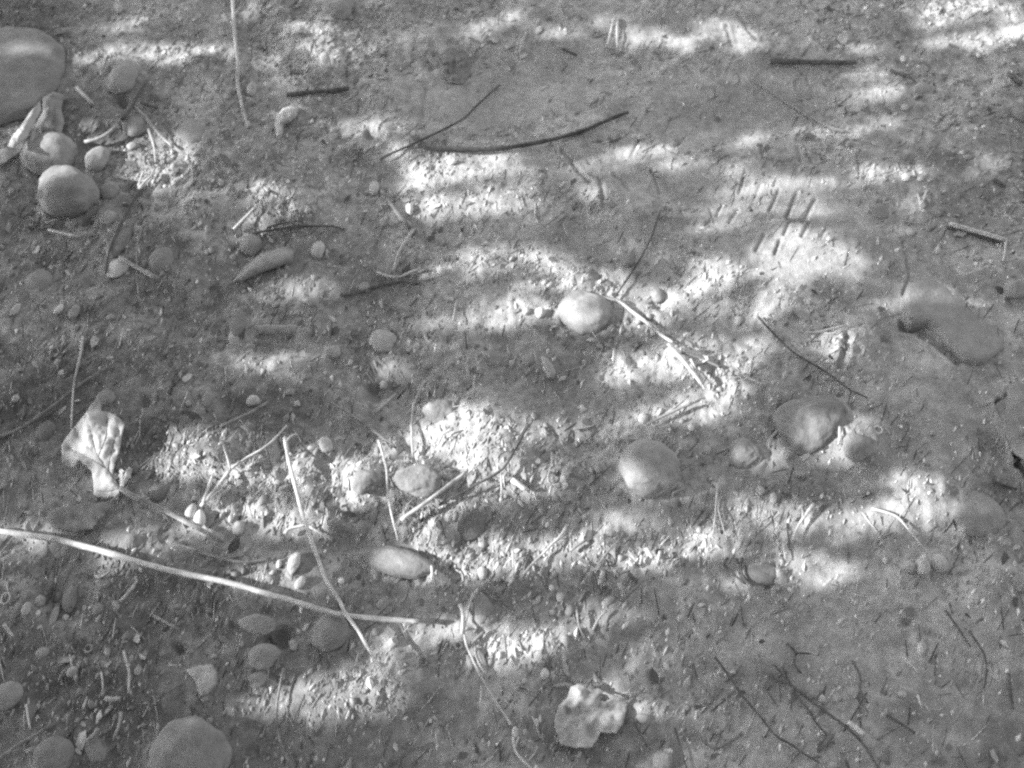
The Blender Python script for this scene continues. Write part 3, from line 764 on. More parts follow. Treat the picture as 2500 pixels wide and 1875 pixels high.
# stems of the shrub: from a stool on the left, arching over the path through its leaves
cand = []
for k in range(160):
    tipx, tipy, tipz = random.uniform(-1.5, -.8), random.uniform(-.3, 1.4), random.uniform(.95, 1.45)
    bx, by = random.uniform(-.12, .12), random.uniform(-.15, .15)
    end = np.array([tipx + 3.0, tipy - .35, tipz])
    pts = spline([(bx, by, -.05), (bx * 2 + .25, by + end[1] * .25, .75), (end[0] * .55, end[1] * .65, 1.25 + .2 * random.random()), end], 40)
    P = pts + np.array([-3.0, .35, 0])
    g = P[:, :2] - P[:, 2:3] * np.array([TO_SUN.x, TO_SUN.y]) / TO_SUN.z      # its shadow on the path
    i, j = ((g[:, 0] + 1.5) / CELL).astype(int), ((g[:, 1] + .25) / CELL).astype(int)
    ok = (i >= 0) & (j >= 0) & (i < T.shape[1]) & (j < T.shape[0])
    cand.append((float(T[j[ok], i[ok]].sum()) + (0 if ok.sum() > 12 else 9), k, pts[::2]))
cand.sort(key=lambda q: q[:2])
for _, k, pts in cand[:7]:
    v, f = tube(pts + rng.normal(0, .002, pts.shape), np.linspace(.012, .0018, len(pts)), 8, .08)
    link('stem', quick_mesh('stem', v, f), 'bark', shrub)

# leafy screen added behind the camera, out of view, to block the low sky
sky_screen = bpy.data.objects.new('sky_screen', None)
COL.objects.link(sky_screen)
sky_screen.location = (0, -1.7, 0)
tag(sky_screen, 'added leafy screen behind the camera, out of view, blocking the low sky', 'sky_screen')
n = 9000
hc = np.stack([rng.uniform(-5, 5, n), rng.normal(0, .42, n).clip(-.75, .75), rng.uniform(.05, 2.6, n)], 1)
hc[:, 2] *= 1 - .12 * np.abs(hc[:, 1])
d1 = rng.normal(0, 1, (n, 3)); d1 /= np.linalg.norm(d1, axis=1)[:, None]
d2 = np.cross(d1, rng.normal(0, 1, (n, 3))); d2 /= np.linalg.norm(d2, axis=1)[:, None]
sz = rng.uniform(.05, .10, (n, 1))
hv = np.stack([hc - d1 * sz, hc + d2 * sz * .5, hc + d1 * sz, hc - d2 * sz * .5], 1).reshape(-1, 3)
hm = quick_mesh('foliage', hv, np.arange(n * 4).reshape(n, 4), False)
ho = link('foliage', hm, 'green', sky_screen)
ho['kind'] = 'stuff'
for k in range(12):
    x0 = -4.6 + k * .83
    v, f = tube(spline([(x0, 0, -.05), (x0 + random.uniform(-.1, .1), random.uniform(-.1, .1), 1.0), (x0 + random.uniform(-.3, .3), random.uniform(-.2, .2), 2.3)], 14), np.linspace(.03, .006, 14), 8, .1)
    link('stem', quick_mesh('stem', v, f), 'bark', sky_screen)

# ------------------------------------------------------------------ loose litter on the soil (past counting)
def lean(px, py):
    """the way the litter has been combed, as an angle on the ground"""
    a = 88 - 34 * np.clip((px - 300) / 2000, 0, 1) - 14 * np.clip((900 - py) / 900, 0, 1)
    return np.radians(a)


def scatter(n, power):
    pts = []
    while sum(len(p) for p in pts) < n:
        x, y = rng.uniform(-1.15, 1.15, 40000), rng.uniform(.05, 1.5, 40000)
        px, py, d = project(x, y, np.zeros_like(x))
        ok = (px > -500) & (px < 3000) & (py > -350) & (py < 2250)
        x, y, px, py = x[ok], y[ok], px[ok], py[ok]
        sm = field(px, py, SMOOTH, seed=51)
        cl = sstep(-.25, .35, fbm(x / .05, y / .04, 90, 3)) + .9 * field(px, py, CRUMBLY, seed=53)
        keep = rng.random(len(x)) < (1 - .88 * sm) ** power * (.2 + .45 * cl)
        pts.append(np.stack([x[keep], y[keep], px[keep], py[keep]], 1))
    return np.vstack(pts)[:n]


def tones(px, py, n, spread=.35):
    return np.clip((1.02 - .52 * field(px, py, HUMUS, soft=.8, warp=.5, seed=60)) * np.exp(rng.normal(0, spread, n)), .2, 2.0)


OCT = np.array([(1, 0, 0), (0, 1, 0), (-1, 0, 0), (0, -1, 0), (0, 0, 1), (0, 0, -1.)])
OCF = np.array([(0, 1, 4), (1, 2, 4), (2, 3, 4), (3, 0, 4), (1, 0, 5), (2, 1, 5), (3, 2, 5), (0, 3, 5)])


def grains(name, pts, ln, wd, ht, spread, mat, sink, tone, unit=OCT, uf=OCF, smooth=False, tiltmax=.3):
    n = len(pts)
    ang = lean(pts[:, 2], pts[:, 3]) + rng.normal(0, spread, n)
    ca, sa = np.cos(ang), np.sin(ang)
    u = unit[None] * (1 + .35 * rng.uniform(-1, 1, (n, len(unit), 1)))
    lx, ly, lz = u[..., 0] * ln[:, None], u[..., 1] * wd[:, None], u[..., 2] * ht[:, None]
    lz = lz + lx * np.tan(rng.uniform(-tiltmax, tiltmax, n))[:, None]
    X = pts[:, :1] + lx * ca[:, None] - ly * sa[:, None]
    Y = pts[:, 1:2] + lx * sa[:, None] + ly * ca[:, None]
    Z = (height(pts[:, 0], pts[:, 1]) + ht * sink)[:, None] + lz
    Vv = np.stack([X, Y, Z], -1).reshape(-1, 3)
    Ff = (np.arange(n)[:, None, None] * len(unit) + uf[None]).reshape(-1, 3)
    me = quick_mesh(name, Vv, Ff, smooth)
    attr(me, 'tone', np.repeat(tone, len(unit)))
    o = link(name, me, mat)
    o['kind'] = 'stuff'
    return o


pts = scatter(84000, 1.0)
n = len(pts)
ln = np.exp(rng.normal(math.log(.0020), .42, n))
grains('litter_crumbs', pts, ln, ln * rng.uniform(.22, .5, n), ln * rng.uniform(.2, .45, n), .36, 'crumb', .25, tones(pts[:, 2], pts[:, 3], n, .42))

ICO = bmesh.new()
bmesh.ops.create_icosphere(ICO, subdivisions=1, radius=1)
IV = np.array([v.co[:] for v in ICO.verts])
IF = np.array([[v.index for v in f.verts] for f in ICO.faces])
ICO.free()
pts = scatter(1500, 1.6)
n = len(pts)
ln = np.exp(rng.normal(math.log(.0038), .34, n))
grains('soil_clods', pts, ln, ln * rng.uniform(.5, .9, n), ln * rng.uniform(.35, .65, n), .6, 'crumb', .2, tones(pts[:, 2], pts[:, 3], n, .16), IV, IF, True)

PR = np.array([(-1, -1, -.4), (-1, 1, -.4), (-1, 0, 1), (1, -.7, -.4), (1, .7, -.4), (1, 0, .8)])
PF = np.array([(0, 2, 1), (3, 4, 5), (0, 1, 4), (0, 4, 3), (1, 2, 5), (1, 5, 4), (2, 0, 3), (2, 3, 5)])
pts = scatter(9500, .8)
n = len(pts)
ln = np.exp(rng.normal(math.log(.0072), .45, n))
tn = np.where(rng.random(n) < .5, rng.uniform(.9, 1.6, n), rng.uniform(.18, .6, n))
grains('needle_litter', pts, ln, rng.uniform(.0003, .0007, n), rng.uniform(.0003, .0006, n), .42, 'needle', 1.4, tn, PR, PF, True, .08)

SC = np.array([(-1, -.2, 0), (-.3, .8, .25), (.7, .7, 0), (1, -.1, .3), (.3, -.8, 0), (-.6, -.7, .2)])
SF = np.array([(0, 2, 1), (0, 3, 2), (0, 4, 3), (0, 5, 4)])[:, ::-1]
pts = scatter(2600, 1.3)                   # scraps of broken leaf
n = len(pts)
ln = np.exp(rng.normal(math.log(.0036), .38, n))
grains('leaf_scraps', pts, ln, ln * rng.uniform(.35, .8, n), ln * rng.uniform(.2, .5, n), .9, 'needle', .9, np.where(rng.random(n) < .4, rng.uniform(.7, 1.25, n), rng.uniform(.2, .6, n)), SC, SF, False, .35)

# ------------------------------------------------------------------ builders of the single things
def stone(name, label, px, py, rx, ry, rot=0., hr=.62, sink=.35, mat='stone', bumpy=.10, cat=None, group=None, seed=None):
    """rounded stone that shows rx by ry pixels at (px, py), part of it in the soil"""
    seed = seed if seed is not None else (px * 7 + py * 13) % 997
    p, mpp = at(px, py)
    a = rx * mpp
    if max(rx, ry) > 26 and sink > .22:
        sink = min(.48, sink + .09)          # trodden well into the path
    v = np.array(ray(px, py))
    v /= np.linalg.norm(v)
    sphi = -v[2]
    cphi = math.sqrt(1 - sphi * sphi)
    c = hr * min(a, ry * mpp * 1.1)
    b2 = (ry * mpp) ** 2 - (c * cphi) ** 2
    b = math.sqrt(max(b2, (.45 * ry * mpp) ** 2)) / sphi
    zc = c * (1 - 2 * sink) if sink < .5 else 0
    p, mpp = at(px, py, zc)
    bm = bmesh.new()
    sub = 5 if max(rx, ry) > 45 else (4 if max(rx, ry) > 18 else 3)
    bmesh.ops.create_icosphere(bm, subdivisions=sub, radius=1)
    cr, sr = math.cos(R(-rot)), math.sin(R(-rot))
    for w in bm.verts:
        q = w.co.copy()
        k = 1 + bumpy * 1.3 * mnoise.noise(q * 1.1 + Vector((seed, 0, 3))) + bumpy * .55 * mnoise.noise(q * 2.7 + Vector((0, seed, 1))) \
            + bumpy * .20 * mnoise.noise(q * 7 + Vector((2, 1, seed))) + bumpy * .08 * mnoise.noise(q * 17 + Vector((5, seed, 1)))
        q *= k
        x, y, z = q.x * a, q.y * b, q.z * c
        w.co = (x * cr - y * sr, x * sr + y * cr, z)
    me = bpy.data.meshes.new(name)
    bm.to_mesh(me)
    bm.free()
    for f in me.polygons:
        f.use_smooth = True
    o = link(name, me, mat, loc=p)
    tag(o, label, cat or name.split('_')[-1], group)
    return o


def path_on_ground(pts, m, r, lift=0., stiff=False):
    px = spline([(a, b, 0) for a, b in pts], m)[:, :2]
    z = np.array([at(x, y)[0].z for x, y in px])
    k = max(2, m // 10)
    if stiff:                                # a stiff stem bridges the hollows
        t = np.linspace(-1, 1, m)
        c = np.polyfit(t, z, 2 if m > 12 else 1)
        f = np.polyval(c, t)
        z = f + np.percentile(z - f, 80)
    else:
        z = np.array([z[max(0, i - k):i + k + 1].max() * .6 + z[max(0, i - k):i + k + 1].mean() * .4 for i in range(m)])
    z = z + r * .8 + .0022 + lift
    return np.array([flat_at(x, y, q)[:2] + (q,) for (x, y), q in zip(px, z)])


def twig_mesh(name, pts, w0, w1, lift=0., sides=7, bend=.6, jit=.10):
    L = sum(math.dist(a, b) for a, b in zip(pts[:-1], pts[1:]))
    m = int(min(60, max(6, L / 11)))
    mid = pts[len(pts) // 2]
    _, mpp = at(*mid)
    r0, r1 = w0 * mpp / 2, w1 * mpp / 2
    P = path_on_ground(pts, m, max(r0, r1), lift, bend <= .41 and L > 60)
    amp = bend * (r0 + r1) * .5
    sd = random.uniform(0, 99)
    for i in range(m):
        t = i / 4.5
        P[i, 0] += amp * mnoise.noise(Vector((t, sd, 0)))
        P[i, 1] += amp * mnoise.noise(Vector((t, sd, 7)))
        P[i, 2] += amp * .5 * mnoise.noise(Vector((t, sd, 3)))
    rad = np.linspace(r0, r1, m) * (1 + .12 * np.array([mnoise.noise(Vector((i / 2.2, sd, 5))) for i in range(m)]))
    base = P[0].copy()
    nodes = np.zeros(m)
    for q in range(1, int(L / 130) + 1):     # joints along the stem
        c = q * 130 / L * m + random.uniform(-3, 3)
        nodes += np.exp(-((np.arange(m) - c) / .7) ** 2)
    rad = rad * (1 + .16 * nodes)
    v, f = tube(P - base, rad, sides, jit)
    me = quick_mesh(name, v, f)
    fib = rng.uniform(.78, 1.22, sides)[None] * np.ones((m, 1))
    fib = fib * (1 + .22 * np.array([mnoise.noise(Vector((i / 1.7, sd, 11))) for i in range(m)]))[:, None] * (1 + .12 * rng.uniform(-1, 1, (m, sides))) * (1 - .35 * nodes)[:, None]
    attr(me, 'tone', np.concatenate([fib.ravel(), [.6, .6]]))
    return me, Vector(base)


def twig(name, label, pts, w0, w1=None, mat='twig', lift=0., cat=None, group=None, forks=(), fork_name='side_shoot', bend=.6):
    w1 = w0 * .6 if w1 is None else w1
    me, base = twig_mesh(name, pts, w0, w1, lift, bend=bend)
    o = link(name, me, mat, loc=base)
    tag(o, label, cat or name.split('_')[-1], group)
    for fk in forks:
        fme, fb = twig_mesh(fork_name, fk[0], fk[1], fk[1] * .55, lift, bend=bend)
        link(fork_name, fme, mat, o, loc=fb - base)
    return o


def sheet(name, outline, hfun, mat, thick=.0005, step=7., holes=(), parent=None, skirt=False):
    """a leaf blade or flat stone: outline in pixels, hfun(px, py, edge distance px) -> height above the soil"""
    def dense(poly, st):
        out = []
        for (ax, ay), (bx, by) in zip(poly, poly[1:] + poly[:1]):
            k = max(1, int(math.dist((ax, ay), (bx, by)) / st))
            out += [(ax + (bx - ax) * i / k, ay + (by - ay) * i / k) for i in range(k)]
        return out
    loops = [dense(list(outline), step)] + [dense(list(h), step * .6) for h in holes]
    jag = []
    for lp in loops[:1]:
        jag.append([(x + 1.6 * mnoise.noise(Vector((x / 9, y / 9, 1))), y + 1.6 * mnoise.noise(Vector((x / 9, y / 9, 8)))) for x, y in lp])
    loops[:1] = jag
    pts, edges, faces_in = [], [], []
    for lp in loops:
        s = len(pts)
        pts += lp
        edges += [(s + i, s + (i + 1) % len(lp)) for i in range(len(lp))]
    xs, ys = [p[0] for p in outline], [p[1] for p in outline]
    gx, gy = np.meshgrid(np.arange(min(xs), max(xs), step), np.arange(min(ys), max(ys), step))
    gx = gx.ravel() + rng.uniform(-.25, .25, gx.size) * step
    gy = gy.ravel() + rng.uniform(-.25, .25, gy.size) * step
    arr_loops = [lp + lp[:1] for lp in loops]
    dd = np.min([seg_dist(gx, gy, lp) for lp in arr_loops], axis=0)

    def inpoly(x, y, poly):
        c = np.zeros(x.shape, bool)
        for (ax, ay), (bx, by) in zip(poly, poly[1:] + poly[:1]):
            cond = ((ay > y) != (by > y)) & (x < (bx - ax) * (y - ay) / (by - ay + 1e-12) + ax)
            c ^= cond
        return c
    ok = inpoly(gx, gy, loops[0]) & (dd > step * .5)
    for lp in loops[1:]:
        ok &= ~inpoly(gx, gy, lp)
    pts += list(zip(gx[ok].tolist(), gy[ok].tolist()))
    res = delaunay_2d_cdt([Vector(p) for p in pts], edges, [], 0, 1e-5)
    vv = np.array([v[:] for v in res[0]])
    ff = []
    for t in res[2]:
        cx, cy = vv[list(t)].mean(0)
        a = np.array([cx]), np.array([cy])
        if inpoly(*a, loops[0])[0] and not any(inpoly(*a, lp)[0] for lp in loops[1:]):
            ff.append(tuple(t))
    ed = np.min([seg_dist(vv[:, 0], vv[:, 1], lp) for lp in arr_loops], axis=0)
    co = []
    z0 = float(np.mean([at(x, y)[0].z for x, y in outline]))
    for (x, y), e in zip(vv, ed):
        hgt = hfun(x, y, e)
        q, _ = at(x, y, hgt)
        if skirt:
            fx, fy, _ = flat_at(x, y, z0 + hgt)
            q = Vector((fx, fy, z0 + hgt))
        q0, _ = at(x, y, 0)
        if not skirt:
            q.z = max(q.z, q0.z + .0006)
        co.append(q)
    base = co[0].copy() if parent is None else Vector(parent.location)
    bm = bmesh.new()
    bv = [bm.verts.new(c - base) for c in co]
    for t in ff:
        try:
            bm.faces.new([bv[i] for i in t])
        except ValueError:
            pass
    loose = [v for v in bm.verts if not v.link_faces]
    bmesh.ops.delete(bm, geom=loose, context='VERTS')
    bmesh.ops.recalc_face_normals(bm, faces=bm.faces)
    up = sum(f.normal.z for f in bm.faces)
    if up < 0:
        bmesh.ops.reverse_faces(bm, faces=bm.faces)
    if skirt:                                 # walls of a flat stone go down into the soil
        be = [e for e in bm.edges if len(e.link_faces) == 1]
        ret = bmesh.ops.extrude_edge_only(bm, edges=be)
        for g in ret['geom']:
            if isinstance(g, bmesh.types.BMVert):
                g.co.z -= .02
    else:
        bm.normal_update()
        geo = bmesh.ops.solidify(bm, geom=bm.faces[:], thickness=thick)
    me = bpy.data.meshes.new(name)
    bm.to_mesh(me)
    bm.free()
    for f in me.polygons:
        f.use_smooth = True
    return link(name, me, mat, parent, loc=None if parent else base)


def nz(x, y, s, k=0.):
    return mnoise.noise(Vector((x / s, y / s, k)))


exec_parts = True
# ------------------------------------------------------------------ stones and pebbles
for r in ST:
    stone(r[0], r[1], *r[2:9], mat=r[9], bumpy=.20 if r[9] == 'slab' else (.12 if r[9] in ('stone', 'darkstone') else .14))

# the leaning ridge stone, the flat slab, flakes: outlined flat stones with real depth
def dome(h, w, amp=.0015):
    return lambda x, y, e: h * math.sin(min(1.0, e / w) * math.pi / 2) ** .7 + amp * (nz(x, y, 22, 4) + .6 * nz(x, y, 9, 2)) - .002


o = sheet('stone', [(560, 693), (590, 655), (640, 612), (690, 600), (722, 612), (712, 640), (680, 655), (630, 672), (590, 692)], dome(.020, 20), 'stone', skirt=True)
tag(o, 'long leaning ridge stone with a dark gap beneath it', 'stone')
def h_slab(x, y, e):
    q = (x - 2285) * .62 + (832 - y) * .78          # away from the undercut edge
    return .016 * (1 - max(0, q) / 120) * math.sin(min(1, .45 + e / 14) * 1.57) - .001 + .005 * math.exp(-((x - 2235) / 30) ** 2 - ((y - 735) / 42) ** 2) + .0010 * nz(x, y, 30, 2) + .0005 * nz(x, y, 8, 5)


o = sheet('slab', [(2206, 720), (2218, 694), (2262, 680), (2330, 690), (2400, 720), (2450, 790), (2450, 850), (2400, 888), (2355, 880), (2320, 846), (2294, 812), (2264, 786), (2228, 790), (2207, 768)],
          h_slab, 'slab', skirt=True, step=8)
tag(o, 'broad flat slab of stone with a dark undercut edge', 'slab')
o = sheet('stone_flake', [(446, 1634), (470, 1625), (519, 1620), (530, 1640), (531, 1668), (508, 1700), (484, 1708), (474, 1668)], dome(.009, 10), 'pebble', skirt=True)
tag(o, 'three-cornered pale flake of stone in the shade', 'stone')
o = sheet('stone_flake', [(1346, 1668), (1375, 1662), (1400, 1666), (1398, 1682), (1350, 1680)], dome(.006, 6), 'pebble', skirt=True, step=5)
tag(o, 'small pale oblong chip touching the holed leaf', 'chip')
stone('mud_cake', 'raised cake of dried mud at the right edge above a deep crack', 2534, 1062, 84, 108, -12, .2, .40, 'slab', .26, 'mud cake')

# ------------------------------------------------------------------ leaves
def leaf_root(px, py, label, cat='leaf'):
    e = bpy.data.objects.new('dry_leaf', None)
    COL.objects.link(e)
    e.location = at(px, py)[0]
    return tag(e, label, cat)


def vein(parent, pts, w, hf, mat='straw'):
    """a rib of the leaf, lying on its blade"""
    m = 10
    P = []
    _, mpp = at(*pts[0])
    for x, y in spline([(a, b, 0) for a, b in pts], m)[:, :2]:
        P.append(at(x, y, hf(x, y, 20) + .0004)[0][:])
    v, f = tube(np.array(P) - np.array(parent.location), np.linspace(w, w * .4, m) * mpp / 2, 5)
    link('vein', quick_mesh('vein', v, f), mat, parent)


# big lobed leaf with its stalk
lr = leaf_root(294, 1191, 'big lobed dry leaf with torn lower lobe and long stalk, half sunlit')
RIBS = [[(294, 1191), (262, 1150), (232, 1100), (218, 1040)], [(262, 1150), (272, 1100), (288, 1045)], [(256, 1142), (205, 1112), (165, 1095)],
        [(294, 1191), (258, 1200), (232, 1196)], [(240, 1113), (258, 1065), (262, 1020)], [(238, 1108), (200, 1075), (185, 1050)], [(268, 1118), (292, 1080)]]


def furrow(x, y, ribs, w, dpt):
    d = min(float(seg_dist(np.array([x]), np.array([y]), r)[0]) for r in ribs)
    return -dpt * math.exp(-(d / w) ** 2) + dpt * .5 * math.sin(min(1.57, d / 14))


def hA(x, y, e):
    t = max(0., min(1., (1200 - y) / 220))
    return .007 + .015 * t + .003 * math.sin((x - 235 + (1190 - y) * .35) / 34) + .0035 * nz(x, y, 34, 1) + .0011 * nz(x, y, 11, 6) + .0006 * nz(x, y, 6, 8) + furrow(x, y, RIBS, 4.5, .0013)


sheet('blade', [(294, 1191), (273, 1166), (281, 1130), (292, 1098), (298, 1060), (304, 1035), (290, 1020), (268, 1006), (247, 1003), (246, 988), (238, 968),
                (222, 988), (210, 1008), (190, 1032), (168, 1058), (150, 1085), (151, 1128), (166, 1140), (181, 1142), (193, 1122), (205, 1134), (224, 1150),
                (228, 1180), (228, 1208), (255, 1216), (277, 1212), (285, 1222), (291, 1206)], hA, 'leaf', parent=lr, step=5)
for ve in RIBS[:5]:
    vein(lr, ve, 3.5, hA, 'twig')  # ribs in a darker grey: the shadow along them is put into the colour
def hA2(x, y, e):
    return .002 + .012 * max(0, min(1, (x - 85) / 200)) + .003 * nz(x, y, 18, 3)
sheet('lower_lobe', [(292, 1200), (270, 1222), (235, 1228), (190, 1232), (140, 1240), (100, 1250), (130, 1290), (180, 1300), (225, 1290), (258, 1252)], hA2, 'darkleaf', parent=lr, step=6)  # lobe folded in shadow, its shade painted as a darker leaf
sheet('curled_edge', [(292, 1190), (288, 1165), (293, 1142), (303, 1150), (300, 1172), (306, 1152), (316, 1138), (324, 1146), (319, 1164), (308, 1180), (298, 1192)],
      lambda x, y, e: .006 + .010 * math.sin(max(0, min(3.14, (x - 286) / 12))) + .003 * nz(x, y, 7, 2), 'leaf', parent=lr, step=2.5)
me, b = twig_mesh('stalk', [(294, 1191), (330, 1213), (364, 1229), (440, 1266), (500, 1298), (545, 1322)], 13, 11, .007, bend=.2)
link('stalk', me, 'wood', lr, loc=b - lr.location)

# holed leaf
lr = leaf_root(1535, 1714, 'pale crumpled leaf with one small hole, lying flat near the lower edge')
RIBSB = [[(1535, 1714), (1490, 1722), (1440, 1735), (1375, 1758)], [(1490, 1722), (1455, 1760), (1430, 1800)], [(1500, 1720), (1465, 1712), (1425, 1692)], [(1450, 1733), (1410, 1770), (1390, 1800)]]


def hB(x, y, e):
    return .011 + .0035 * nz(x, y, 60, 2) + .0022 * nz(x, y, 20, 5) + .0016 * nz(x, y, 9, 9) + furrow(x, y, RIBSB, 5, .0010) + .005 * math.exp(-((x - 1415) / 18) ** 2 - ((y - 1688) / 28) ** 2) \
        - .006 * math.exp(-((y - 1720 - (1535 - x) * .12) / 12) ** 2) * (1 if x > 1380 else 0)
hole = [(1460, 1703), (1469, 1693), (1483, 1696), (1489, 1706), (1478, 1713), (1466, 1710)]
sheet('blade', [(1393, 1676), (1418, 1667), (1436, 1682), (1460, 1679), (1485, 1692), (1510, 1700), (1535, 1712), (1529, 1733), (1520, 1768), (1504, 1790),
                (1466, 1788), (1458, 1806), (1444, 1825), (1402, 1825), (1368, 1818), (1358, 1784), (1353, 1758), (1364, 1723), (1386, 1701)], hB, 'leaf',
      parent=lr, step=5, holes=[hole])
for ve in RIBSB[:1]:
    vein(lr, ve, 3, hB, 'leaf')
me, b = twig_mesh('stalk', [(1533, 1714), (1552, 1698), (1575, 1680)], 7, 5, .006)
link('stalk', me, 'twig', lr, loc=b - lr.location)

# curled leaf by the boulder: two upright blades and a dark back
lr = leaf_root(90, 330, 'curled dry leaf standing on edge between the boulder and egg-shaped stones')
def hC(x, y, e):
    return .010 + .030 * max(0, min(1, (y - 240) / 110)) * .5 + .014 * max(0, 1 - abs((x - 95 + (y - 245) * .55)) / 30)
sheet('blade', [(98, 246), (101, 270), (84, 300), (66, 336), (34, 362), (18, 356), (30, 330), (56, 300), (74, 272)], hC, 'leaf', parent=lr, step=4)
sheet('blade', [(89, 314), (95, 330), (84, 345), (72, 378), (65, 398), (62, 376), (68, 346), (78, 322)], lambda x, y, e: .020 + .008 * nz(x, y, 20, 1), 'leaf', parent=lr, step=4)
sheet('lower_blade', [(0, 365), (22, 358), (58, 346), (60, 358), (40, 378), (12, 396), (-25, 405), (-30, 380)], lambda x, y, e: .008 + .004 * nz(x, y, 25, 1), 'leaf', parent=lr, step=5)
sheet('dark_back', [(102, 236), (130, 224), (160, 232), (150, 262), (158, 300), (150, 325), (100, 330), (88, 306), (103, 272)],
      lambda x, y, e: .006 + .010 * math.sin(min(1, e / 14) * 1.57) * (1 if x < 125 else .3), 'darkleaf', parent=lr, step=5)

# crumpled leaf by the footprint, small curled leaf, leaf-shaped seed
o = sheet('crumpled_leaf', [(1068, 150), (1085, 125), (1110, 112), (1135, 122), (1150, 145), (1148, 180), (1132, 205), (1100, 205), (1078, 182)],
          lambda x, y, e: .0015 + (.010 * abs(nz(x, y, 15, 3)) + .008 * abs(nz(x, y, 30, 6))) * min(1, e / 12), 'slab', step=3.5)
tag(o, 'dark crumpled leaf trodden into the smooth far sand', 'leaf')
o = sheet('curled_leaf', [(668, 302), (676, 280), (692, 263), (714, 257), (731, 264), (727, 282), (710, 300), (695, 306), (690, 328), (683, 348), (673, 328)],
          lambda x, y, e: .003 + .010 * math.sin(min(1, e / 14) * 1.57) + .003 * nz(x, y, 12, 1), 'leaf', step=4)
tag(o, 'small pale curled leaf below the hanging stem with a bud', 'leaf')
o = sheet('small_leaf', [(1320, 870), (1330, 870), (1350, 890), (1358, 910), (1352, 928), (1338, 924), (1324, 902)],
          lambda x, y, e: .004 + .006 * math.sin(min(1, e / 9) * 1.57), 'leaf', step=4)
tag(o, 'small pointed oval leaf lying in shade at mid path', 'leaf')
o = sheet('bark_chip', [(1637, 1199), (1668, 1186), (1674, 1196), (1642, 1210)], lambda x, y, e: .006 + .004 * math.sin(min(1, e / 5) * 1.57), 'wood', step=4, thick=.003)
tag(o, 'short thick bark chip right of the big round stone', 'bark chip')

# ------------------------------------------------------------------ rings (empty seed cups)
for (px, py, r, sy_, lab) in ((2142, 1052, 10, 1., 'small pale ring of a seed cup on bare sand'), (16, 1463, 10, 1.4, 'pale upright ring shell at the left edge'),
                              (218, 1585, 9, 1., 'small grey ring of a seed cup in dark soil'), (1034, 1617, 9, 1.2, 'faint ring of a seed cup left of the curving stem'),
                              (1120, 1578, 9, .9, 'dark ring of a seed cup under the curving stem')):
    p, mpp = at(px, py)
    a = np.linspace(0, 2 * math.pi, 19)
    P = np.stack([np.cos(a) * r * mpp, np.sin(a) * r * mpp * sy_, np.zeros_like(a)], 1)
    v, f = tube(P, np.full(19, 2.6 * mpp), 6, .05, False)
    o = link('seed_cup', quick_mesh('seed_cup', v, f), 'straw' if 'pale' in lab else 'twig', loc=p + Vector((0, 0, .0025)))
    tag(o, lab, 'seed cup')

# ------------------------------------------------------------------ stems with more than one part
o = twig('seed_stalk', 'pale seed stalk with two white pods and a side branch in sun', [(490, 1236), (505, 1220), (522, 1200), (545, 1172), (563, 1146)], 9, 8, 'straw', .006,
         cat='seed stalk', forks=[([(496, 1228), (506, 1196), (520, 1156)], 10), ([(497, 1230), (520, 1210), (544, 1194)], 6),
                                  ([(563, 1146), (550, 1102), (538, 1065)], 6), ([(563, 1145), (601, 1118), (652, 1087), (700, 1038)], 8)], fork_name='branch')
for (px, py, rx, ry, rt) in ((467, 1248, 13, 18, 15), (488, 1266, 14, 21, -5)):
    p, mpp = at(px, py, .008)
    bm = bmesh.new()
    bmesh.ops.create_icosphere(bm, subdivisions=3, radius=1)
    for w in bm.verts:
        k = 1 + .06 * mnoise.noise(w.co * 3)
        w.co = (w.co.x * rx * mpp * k * (1 - .25 * w.co.y), w.co.y * ry * mpp * 1.15, w.co.z * rx * mpp * k)
    bmesh.ops.rotate(bm, verts=bm.verts, cent=(0, 0, 0), matrix=Matrix.Rotation(R(-rt), 3, 'Z'))
    me = bpy.data.meshes.new('pod')
    bm.to_mesh(me)
    bm.free()
    for f in me.polygons:
        f.use_smooth = True
    link('pod', me, 'pod', o, loc=p - o.location)


def budded(name, label, pts, w0, w1, mat, bud, lift=0.):
    o = twig(name, label, pts, w0, w1, mat, lift)
    p, mpp = at(bud[0], bud[1], .004 + lift)
    bm = bmesh.new()
    bmesh.ops.create_icosphere(bm, subdivisions=2, radius=1)
    for w in bm.verts:
        w.co = (w.co.x * bud[2] * mpp, w.co.y * bud[3] * mpp * 1.2, w.co.z * bud[2] * mpp)
    me = bpy.data.meshes.new('bud')
    bm.to_mesh(me)
    bm.free()
    link('bud', me, mat, o, loc=p - o.location)
    return o


budded('dry_grass', 'long pale hanging stem with a white bud at its near end', [(566, -30), (570, 40), (578, 130), (580, 190), (586, 240), (597, 285), (603, 300)], 9, 7, 'straw', (605, 304, 6, 10))
budded('dry_grass', 'thin pale stem curving down to a small bud near the holed leaf', [(1154, 1448), (1143, 1490), (1134, 1530), (1136, 1565), (1152, 1605), (1179, 1660), (1220, 1727), (1250, 1772)],
       6, 4.5, 'straw', (1257, 1788, 8, 13), .003)

